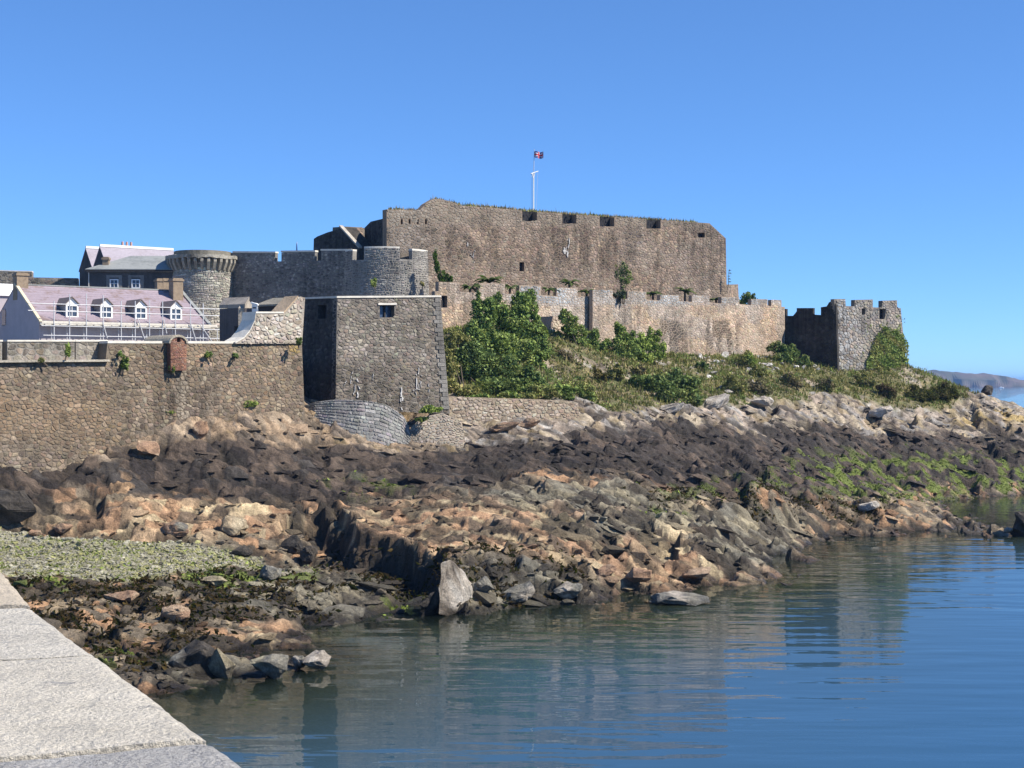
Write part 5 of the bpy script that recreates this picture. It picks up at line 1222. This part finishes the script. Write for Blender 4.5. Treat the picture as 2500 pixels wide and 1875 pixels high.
# grass along the citadel top
gp = []
topx = [(945,511),(1025,515),(1059,485),(1127,501),(1212,507),(1274,514),(1340,519),(1430,525),(1530,532),(1700,543)]
for _ in range(900):
    x = rng.uniform(950,1700); y = np.interp(x,[p[0] for p in topx],[p[1] for p in topx]); gp.append(P(x,y,float(citP.hit(x,y)[1])+rng.uniform(.1,2.5))+ZU*(-.05))
def tufts(pts, h, w, pal, k=3, lean=.5):
    pts = np.asarray(pts); n = len(pts); pal = np.array(pal); Vs, Cs = [], []
    f = fbm(pts[:,0]*.35, pts[:,1]*.35, 411, 4); ci = np.clip(((f-.28)*2.2*.75+rng.random(n)*.3)*len(pal), 0, len(pal)-1).astype(int)
    for q in range(k):
        th = rng.random(n)*6.283; d = np.stack([np.cos(th), np.sin(th), 0*th],1); hh = (h*rng.lognormal(0,.35,n))[:,None]; ww = (w*rng.lognormal(0,.3,n))[:,None]
        off = rng.normal(0,.12,(n,3))*np.array((1,1,.0)); tip = pts+off+d*hh*lean*rng.random((n,1))+np.array((0,0,1.))*hh; sdv = np.stack([-d[:,1],d[:,0],d[:,2]],1)
        Vs.append(np.stack([pts+off-sdv*ww, pts+off+sdv*ww, tip],1)); Cs.append(np.repeat((pal[ci]*rng.lognormal(0,.25,(n,1)))[:,None],3,axis=1))
    V = np.concatenate(Vs).reshape(-1,3); Cc = np.concatenate(Cs).reshape(-1,3); return V, np.arange(len(V)).reshape(-1,3), Cc
V, T, Cc = tufts(gp, .28, .06, OLV+BRN); mk('citadel_top_grass', V, T, M_LEAF, col=Cc, kind='stuff', label='dry grass along the top of the citadel')
# scrub cover of the slope
area = np.zeros_like(ZT); vis = (veg > .5) & (ZT > 9) & (DD > 134) & (PX > 1020) & (PX < 2560)
wgt = (vis*DD**2*(.35+fbm(TX/3,TY/3,510,4))).ravel(); wgt /= wgt.sum()
pk = rng.choice(len(wgt), 26000, p=wgt); gpts = TV.reshape(-1,3)[pk]+rng.normal(0,.08,(26000,3))*np.array((1,1,0))-np.array((0,0,.05))
V, T, Cc = tufts(gpts, .34, .085, [(.25,.22,.09),(.19,.185,.07),(.16,.185,.06),(.31,.26,.115),(.14,.17,.055),(.19,.155,.085),(.22,.22,.075),(.15,.185,.065)], 4, .8)
mk('slope_scrub_grass', V, T, M_LEAF, col=Cc, kind='stuff', label='dry scrub and grass over the castle slope')

# low mixed scrub filling the slope between the bushes
scw = ((veg > .55) & (ZT > 9) & (DD > 134) & (PX > 1060) & (PX < 2420))*DD**2*sstep(.36, .6, fbm(TX/5, TY/5, 520, 4)); scw = (scw/scw.sum()).ravel()
pk = rng.choice(len(scw), 2300, p=scw); Vs, Cs = [], []
for c_ in TV.reshape(-1, 3)[pk]:
    r_ = rng.uniform(.25, .85); p, nr = lobe_points(c_, np.array((r_*1.3, r_, r_*.7)), int(26+r_*40)); p[:, 2] = np.maximum(p[:, 2], c_[2]-.05)
    v, cc = leaves(p, nr, .20, [GRN, OLV, GRN, BRN, DGRN][int(vnoise(c_[0]/4, c_[1]/4, 530)*4.99)]); Vs.append(v.reshape(-1, 3)); Cs.append(cc)
V = np.concatenate(Vs); mk('slope_undergrowth', V, np.arange(len(V)).reshape(-1, 4), M_LEAF, col=np.concatenate(Cs), kind='stuff', label='low green and brown undergrowth over the castle slope')

# ------------------------------------------------------------------ loose rocks
def hull_rock(seed, n=16, flat=.6, long=1.3):
    r = np.random.default_rng(seed); p = unit(r.normal(0,1,(n,3)))*r.uniform(.75,1.1,(n,1))*np.array((long,1,flat)); bm = bmesh.new()
    for q in p: bm.verts.new(q)
    g = bmesh.ops.convex_hull(bm, input=bm.verts); bmesh.ops.delete(bm, geom=[x for x in g['geom_interior'] if isinstance(x, bmesh.types.BMVert)], context='VERTS')
    bmesh.ops.triangulate(bm, faces=bm.faces); bm.verts.index_update()
    V = np.array([v.co[:] for v in bm.verts]); T = np.array([[v.index for v in f.verts] for f in bm.faces]); bm.free(); return V, T
PROTO = [hull_rock(k, 12+k % 5, .45+.05*(k % 5), 1.1+.1*(k % 4)) for k in range(14)]
def rotm(n):
    a = rng.uniform(0,6.283,n); b = rng.normal(0,.35,n); c = rng.normal(0,.35,n)
    ca,sa,cb,sb_,cc,sc_ = np.cos(a),np.sin(a),np.cos(b),np.sin(b),np.cos(c),np.sin(c); z = np.zeros(n); o = np.ones(n)
    Rz = np.stack([ca,-sa,z,sa,ca,z,z,z,o],1).reshape(n,3,3); Rx = np.stack([o,z,z,z,cb,-sb_,z,sb_,cb],1).reshape(n,3,3); Ry = np.stack([cc,z,sc_,z,o,z,-sc_,z,cc],1).reshape(n,3,3)
    return Rz@Rx@Ry
def strikem(p, n):
    rt_ = p[:, 0]/p[:, 1] > -.05; yaw = np.where(rt_, AR, AL)+rng.normal(0, .25, n); tl = rng.normal(-.12, .14, n); pt_ = np.where(rt_, .20, .05)+rng.normal(0, .12, n); z, o = np.zeros(n), np.ones(n)
    ca, sa, cb, sb_, cc, sc_ = np.cos(yaw), np.sin(yaw), np.cos(-tl), np.sin(-tl), np.cos(pt_), np.sin(pt_)
    Rz = np.stack([ca,-sa,z,sa,ca,z,z,z,o],1).reshape(n,3,3); Rx = np.stack([o,z,z,z,cb,-sb_,z,sb_,cb],1).reshape(n,3,3); Ry = np.stack([cc,z,sc_,z,o,z,-sc_,z,cc],1).reshape(n,3,3)
    return Rz@Rx@Ry@np.diag((1.7, .95, .62))
def scatter(name, label, mask, n, s0, sig, sink, pal=None, cmul=(.75,1.25), flatten=1.0, strike=False):
    w = (mask*DD**2).ravel().astype(float); w /= w.sum(); pk = rng.choice(len(w), n, p=w); p = TV.reshape(-1,3)[pk]; cbase = tcol.reshape(-1,3)[pk]
    s = np.clip(s0*rng.lognormal(0,sig,n), s0*.35, s0*4.5); R = rotm(n) if not strike else strikem(p, n); Vs, Ts, Cs, k0 = [], [], [], 0; pr = rng.integers(0,len(PROTO),n)
    col = cbase*rng.uniform(*cmul,(n,1)) if pal is None else np.array(pal)[rng.integers(0,len(pal),n)]*rng.uniform(*cmul,(n,1))
    for q in range(len(PROTO)):
        m = np.where(pr == q)[0]
        if not len(m): continue
        V0, T0 = PROTO[q]; V = np.einsum('nij,vj->nvi', R[m], V0)*s[m,None,None]*np.array((1,1,flatten)); V += p[m,None,:]+np.array((0,0,1.))*(s[m]*(.35-sink)*flatten)[:,None,None]
        Vs.append(V.reshape(-1,3)); Ts.append((T0[None]+(np.arange(len(m))*len(V0))[:,None,None]).reshape(-1,3)+k0); k0 += V.shape[0]*V.shape[1]; Cs.append(np.repeat(col[m],len(V0),axis=0))
    return mk(name, np.concatenate(Vs), np.concatenate(Ts), M_ROCK, col=np.concatenate(Cs), kind='stuff', label=label)
inview = (PX > -60) & (PX < 2560)
rockm = inview & (veg < .3) & (beach < .4) & (ZT > -.15) & (ZT < 11.5) & (DD < 205)
dens = sstep(.38, .62, fbm(TX/6, TY/6, 611, 3))
scatter('shore_rubble', 'broken angular stones lying over the whole foreshore', rockm*(.25+dens)*(1+1.5*sstep(1250,1400,PYB)), 3200, .17, .5, .25)
scatter('bedded_slabs', 'tilted rock slabs breaking the surface of the shore', rockm*(.3+dens)*(amp > .5)*(1-.5*low), 800, .36, .42, .44, cmul=(.85,1.3), strike=True)
scatter('slope_rubble', 'pale stones scattered in the scrub below the curtain wall', ((veg > .5) & inview & (PX > 1560) & (PX < 2000) & (PYB > 830) & (PYB < 960))*sstep(.5,.6,fbm(TX/2.5,TY/2.5,77,3)), 420, .24, .45, .2, [(.55,.52,.47),(.48,.44,.38),(.60,.57,.52)])
scatter('beach_pebbles', 'grey and weedy green pebbles of the small beach', (beach > .35) & inview, 10000, .058, .5, .1, [(.44,.41,.30),(.38,.355,.26),(.49,.46,.35),(.38,.37,.18),(.42,.40,.17),(.30,.275,.21)])
wm = inview*(beach < .5)*(ZT > -.1)*np.clip(weed[...,0]*weedn[...,0]+.15*weed[...,0],0,1)
# bladder wrack: small limp fronds lying over the rocks
pk = rng.choice(wm.size, 9000, p=(wm*DD**2).ravel()/(wm*DD**2).sum()); wp = TV.reshape(-1,3)[pk]+np.array((0,0,.06))
v, cc = leaves(wp+rng.normal(0,.1,wp.shape), np.tile((0,0,1.),(len(wp),1)), .34, [(.030,.022,.012),(.045,.032,.015),(.022,.018,.012),(.07,.05,.02)], aspect=.45)
mk('seaweed_fronds', v.reshape(-1,3), np.arange(len(v)*4).reshape(-1,4), M_LEAF, col=cc, kind='stuff', label='dark brown seaweed draped over the lower rocks')
gm_ = inview*(ZT > -.05)*np.clip(grn[...,0]*gn[...,0],0,1)*(veg < .3)+inview*(beach > .5)*bgreen[...,0]*.22
pk = rng.choice(gm_.size, 9000, p=(gm_*DD**2).ravel()/(gm_*DD**2).sum()); wp = TV.reshape(-1,3)[pk]+np.array((0,0,.05))
v, cc = leaves(wp, np.tile((0,0,1.),(len(wp),1)), .24, [(.15,.20,.04),(.20,.25,.06),(.12,.15,.04)], aspect=.5)
mk('green_algae', v.reshape(-1,3), np.arange(len(v)*4).reshape(-1,4), M_LEAF, col=cc, kind='stuff', label='bright green algae on the wet rocks and beach')

def boulder(name, label, px, py, wpx, hpx, seed, cols, tilt=0, d=None, group=None, n=22, long=None, yaw=0.3, sink=.12):
    """a single angular boulder about wpx wide and hpx tall in the photo, its foot at (px,py)"""
    b = surf_at(px, py) if d is None else P(px, py, d); s = b[1]/F; V, T = hull_rock(seed, n, 1, 1)
    r = np.random.default_rng(seed+5); V = V*np.array((wpx*s*.55, wpx*s*.42, hpx*s*.55))
    c, s_ = math.cos(tilt), math.sin(tilt); V = V@np.array(((c,0,s_),(0,1,0),(-s_,0,c))).T; V[:,2] += -V[:,2].min()-hpx*s*sink; V += b
    bm = bmesh.new(); bv = [bm.verts.new(q_) for q_ in V]; [bm.faces.new([bv[i_] for i_ in f_]) for f_ in T]
    bmesh.ops.subdivide_edges(bm, edges=bm.edges, cuts=3, use_grid_fill=True); bmesh.ops.triangulate(bm, faces=bm.faces); bm.verts.index_update()
    V = np.array([q_.co[:] for q_ in bm.verts]); T = np.array([[q_.index for q_ in f_.verts] for f_ in bm.faces]); bm.free()
    sz = hpx*s; cen = V.mean(0); nn_ = unit(V-cen); ds_ = fbm((V[:,0]+V[:,2]*.7)*2.2/sz**.5, (V[:,1]-V[:,2]*.9)*2.2/sz**.5, seed, 4)-.5
    V = V+nn_*(ds_*.42*min(sz, wpx*s))[:, None]
    col = np.array(cols)[np.clip((fbm(V[:,0]*1.5/sz, V[:,2]*1.5/sz, seed+3, 3)*1.6-.3)*len(cols), 0, len(cols)-1).astype(int)]*r.uniform(.75,1.2,(len(V),1)); q = dict(label=label, category='boulder')
    if group: q['group'] = group
    return mk(name, V, T, M_ROCK, col=col, **q)
PALB = [(.50,.44,.36),(.44,.38,.31),(.55,.50,.43)]; DKB = [(.07,.06,.05),(.10,.085,.07),(.055,.05,.045)]; GYB = [(.22,.21,.18),(.27,.25,.20),(.18,.17,.15)]; ORB = [(.42,.26,.16),(.36,.23,.15),(.46,.33,.22)]
def slab_boulder(name, label, front, d, thick, cols, seed):
    """a leaning slab: front outline in photo px at depth d, its back face set back and narrowed"""
    r = np.random.default_rng(seed); f = np.array([P(x, y, d+(x-front[0][0]-40)*.028+r.uniform(-.15, .15)) for x, y in front]); c = f.mean(0); b = c+(f-c)*.72+np.array((.35, thick, -.15)); V = np.concatenate([f, b])
    bm = bmesh.new(); [bm.verts.new(q) for q in V]; bmesh.ops.convex_hull(bm, input=bm.verts); bmesh.ops.subdivide_edges(bm, edges=bm.edges, cuts=3, use_grid_fill=True); bmesh.ops.triangulate(bm, faces=bm.faces); bm.verts.index_update()
    V = np.array([q.co[:] for q in bm.verts]); T = np.array([[q.index for q in x.verts] for x in bm.faces]); bm.free()
    V = V+unit(V-V.mean(0))*(.5*(fbm(V[:, 0]*1.6+V[:, 2], V[:, 1]*1.6-V[:, 2]*1.3, seed, 4)-.5))[:, None]
    k = np.clip((fbm(V[:, 0]*1.2, V[:, 2]*1.2, seed+3, 4)*1.7-.35)*len(cols), 0, len(cols)-1).astype(int)
    return mk(name, V, T, M_ROCK, col=np.array(cols)[k], label=label, category='boulder')
slab_boulder('upright_boulder', 'tall pale upright boulder leaning at the water edge beside the dark cleft', [(1072,1498),(1155,1500),(1152,1440),(1122,1392),(1096,1366),(1076,1376),(1082,1430)], 82.7, 1.5, PALB+[(.40,.34,.27),(.16,.13,.10)], 17)
slab_boulder('leaning_boulder', 'dark narrow slab leaning against the foot of the pale upright boulder', [(1030,1505),(1080,1505),(1076,1462),(1066,1440),(1052,1462)], 82.9, 1.2, DKB+[(.2,.17,.14)], 19)
boulder('dark_boulder', 'black shadowed boulder left of the tall pale upright one', 1055, 1492, 62, 50, 4, DKB, .2)
boulder('low_reef_rock', 'long low grey reef rock standing alone in the water', 1655, 1472, 140, 34, 6, GYB+PALB[:1], .05, d=86.8, n=26, sink=.25)
boulder('low_reef_rock', 'small low tip of rock left of the long reef rock', 1605, 1470, 46, 12, 8, GYB, 0, d=86.6, sink=.3)
boulder('dark_islet_rock', 'black weedy rock cut by the right picture edge in the water', 2502, 1306, 78, 62, 9, DKB+[(.035,.03,.02)], 0, d=124.5, n=22)
boulder('islet_foot_rock', 'low pale rock at the foot of the black weedy rock', 2462, 1300, 36, 16, 10, PALB, 0, d=124.8)
boulder('waterside_boulder', 'rounded pale boulder with two humps at the nearest water edge', 770, 1630, 84, 46, 12, PALB, .1, d=66.6, n=22)
boulder('waterside_boulder', 'smaller pale hump beside the rounded two humped boulder', 728, 1628, 42, 34, 13, PALB+GYB, 0, d=66.9, n=22)
boulder('waterside_boulder', 'grey green block at the nearest water edge', 665, 1652, 96, 66, 14, GYB+[(.30,.27,.19)], .1, d=64.9, n=22)
boulder('waterside_boulder', 'black jagged boulder with a tan right side at the nearest water edge', 480, 1648, 110, 88, 15, DKB+GYB[:1], -.2, d=65.6, n=22)
boulder('waterside_boulder', 'tan wedge of rock leaning on the black jagged boulder', 535, 1655, 70, 80, 16, [(.34,.29,.19),(.28,.24,.17)], -.3, d=65.0, n=22)
boulder('beach_boulder', 'flat dark weedy boulder at the right end of the beach', 590, 1358, 60, 26, 18, DKB, 0)
boulder('beach_boulder', 'dark cone shaped boulder in front of the red rocks', 715, 1352, 56, 44, 19, DKB, .15)
boulder('beach_boulder', 'black pointed boulder with a yellow lit side near the cleft', 752, 1378, 46, 44, 20, DKB+[(.38,.32,.18)], .1)
boulder('beach_boulder', 'small brown boulder near the top left of the beach', 85, 1308, 34, 18, 21, ORB, 0)
boulder('beach_boulder', 'red brown boulder at the upper edge of the beach', 155, 1300, 42, 22, 22, ORB, 0)
boulder('beach_boulder', 'rounded sandy boulder beside the red rocks', 565, 1305, 70, 50, 23, [(.44,.36,.24),(.40,.31,.20)], 0)
boulder('beach_boulder', 'grey boulder under the red rocks at mid beach', 430, 1305, 70, 40, 24, GYB+ORB, 0)
boulder('beach_boulder', 'large dark overhanging rock at the left picture edge above the beach', 20, 1285, 130, 95, 25, DKB+[(.16,.13,.10)], .1)
boulder('foreshore_boulder', 'orange sandy boulder in the dark weed field', 425, 1520, 82, 40, 26, ORB, 0)
boulder('foreshore_boulder', 'pinkish slab rock in the dark weed left of the orange boulder', 300, 1472, 84, 34, 27, ORB, 0)
boulder('foreshore_boulder', 'pale flat rock in the grey rock field', 520, 1432, 80, 28, 28, [(.40,.34,.22),(.36,.30,.2)], 0)
boulder('foreshore_boulder', 'grey flat rock right of the pale flat one', 665, 1415, 60, 36, 29, GYB, 0)
boulder('tip_knob_rock', 'dark knob of rock on the skyline of the point', 2410, 962, 34, 24, 30, DKB, 0, d=209.5)
for px, py, w, h, sd, cl, lb in ((1750,985,90,34,31,0,'large white slab above the dark rock band'),(1640,1000,60,24,32,0,'white slab below the dark thicket'),(1860,990,80,30,33,0,'white slab right of the largest white slab'),(2150,1010,60,24,34,0,'pale slab under the heather at the point'),
                                 (1380,1010,80,24,35,0,'pale pink slab right of the retaining wall end'),(1230,1045,70,26,36,1,'pink orange block above the dark hollow'),(1290,1040,60,26,37,1,'pink orange block right of the dark hollow'),(490,1055,44,56,38,1,'reddish upright rock below the green ledge plants'),
                                 (360,1098,70,44,39,1,'orange rock projecting over a black hollow by the sea wall'),(2120,1240,60,22,41,0,'pale smooth rock on the low spit'),(1480,1395,60,30,42,1,'cream orange block near the sandy point'),
                                 (1560,1410,70,34,43,1,'orange block at the sandy point'),(1700,1405,80,28,44,1,'sandy orange block at the tip of the point'),(1270,1452,90,44,45,2,'grey angular block at the water near the upright boulder'),(1390,1455,80,40,46,2,'cream grey block at the water right of the upright boulder'),(1180,1440,60,40,47,2,'grey tilted block behind the upright boulder')):
    boulder('shore_slab_rock', lb, px, py+h*.3, w, h, sd, (PALB, ORB, GYB+PALB[:1])[cl], -.25 if px > 1000 else .1, n=22)
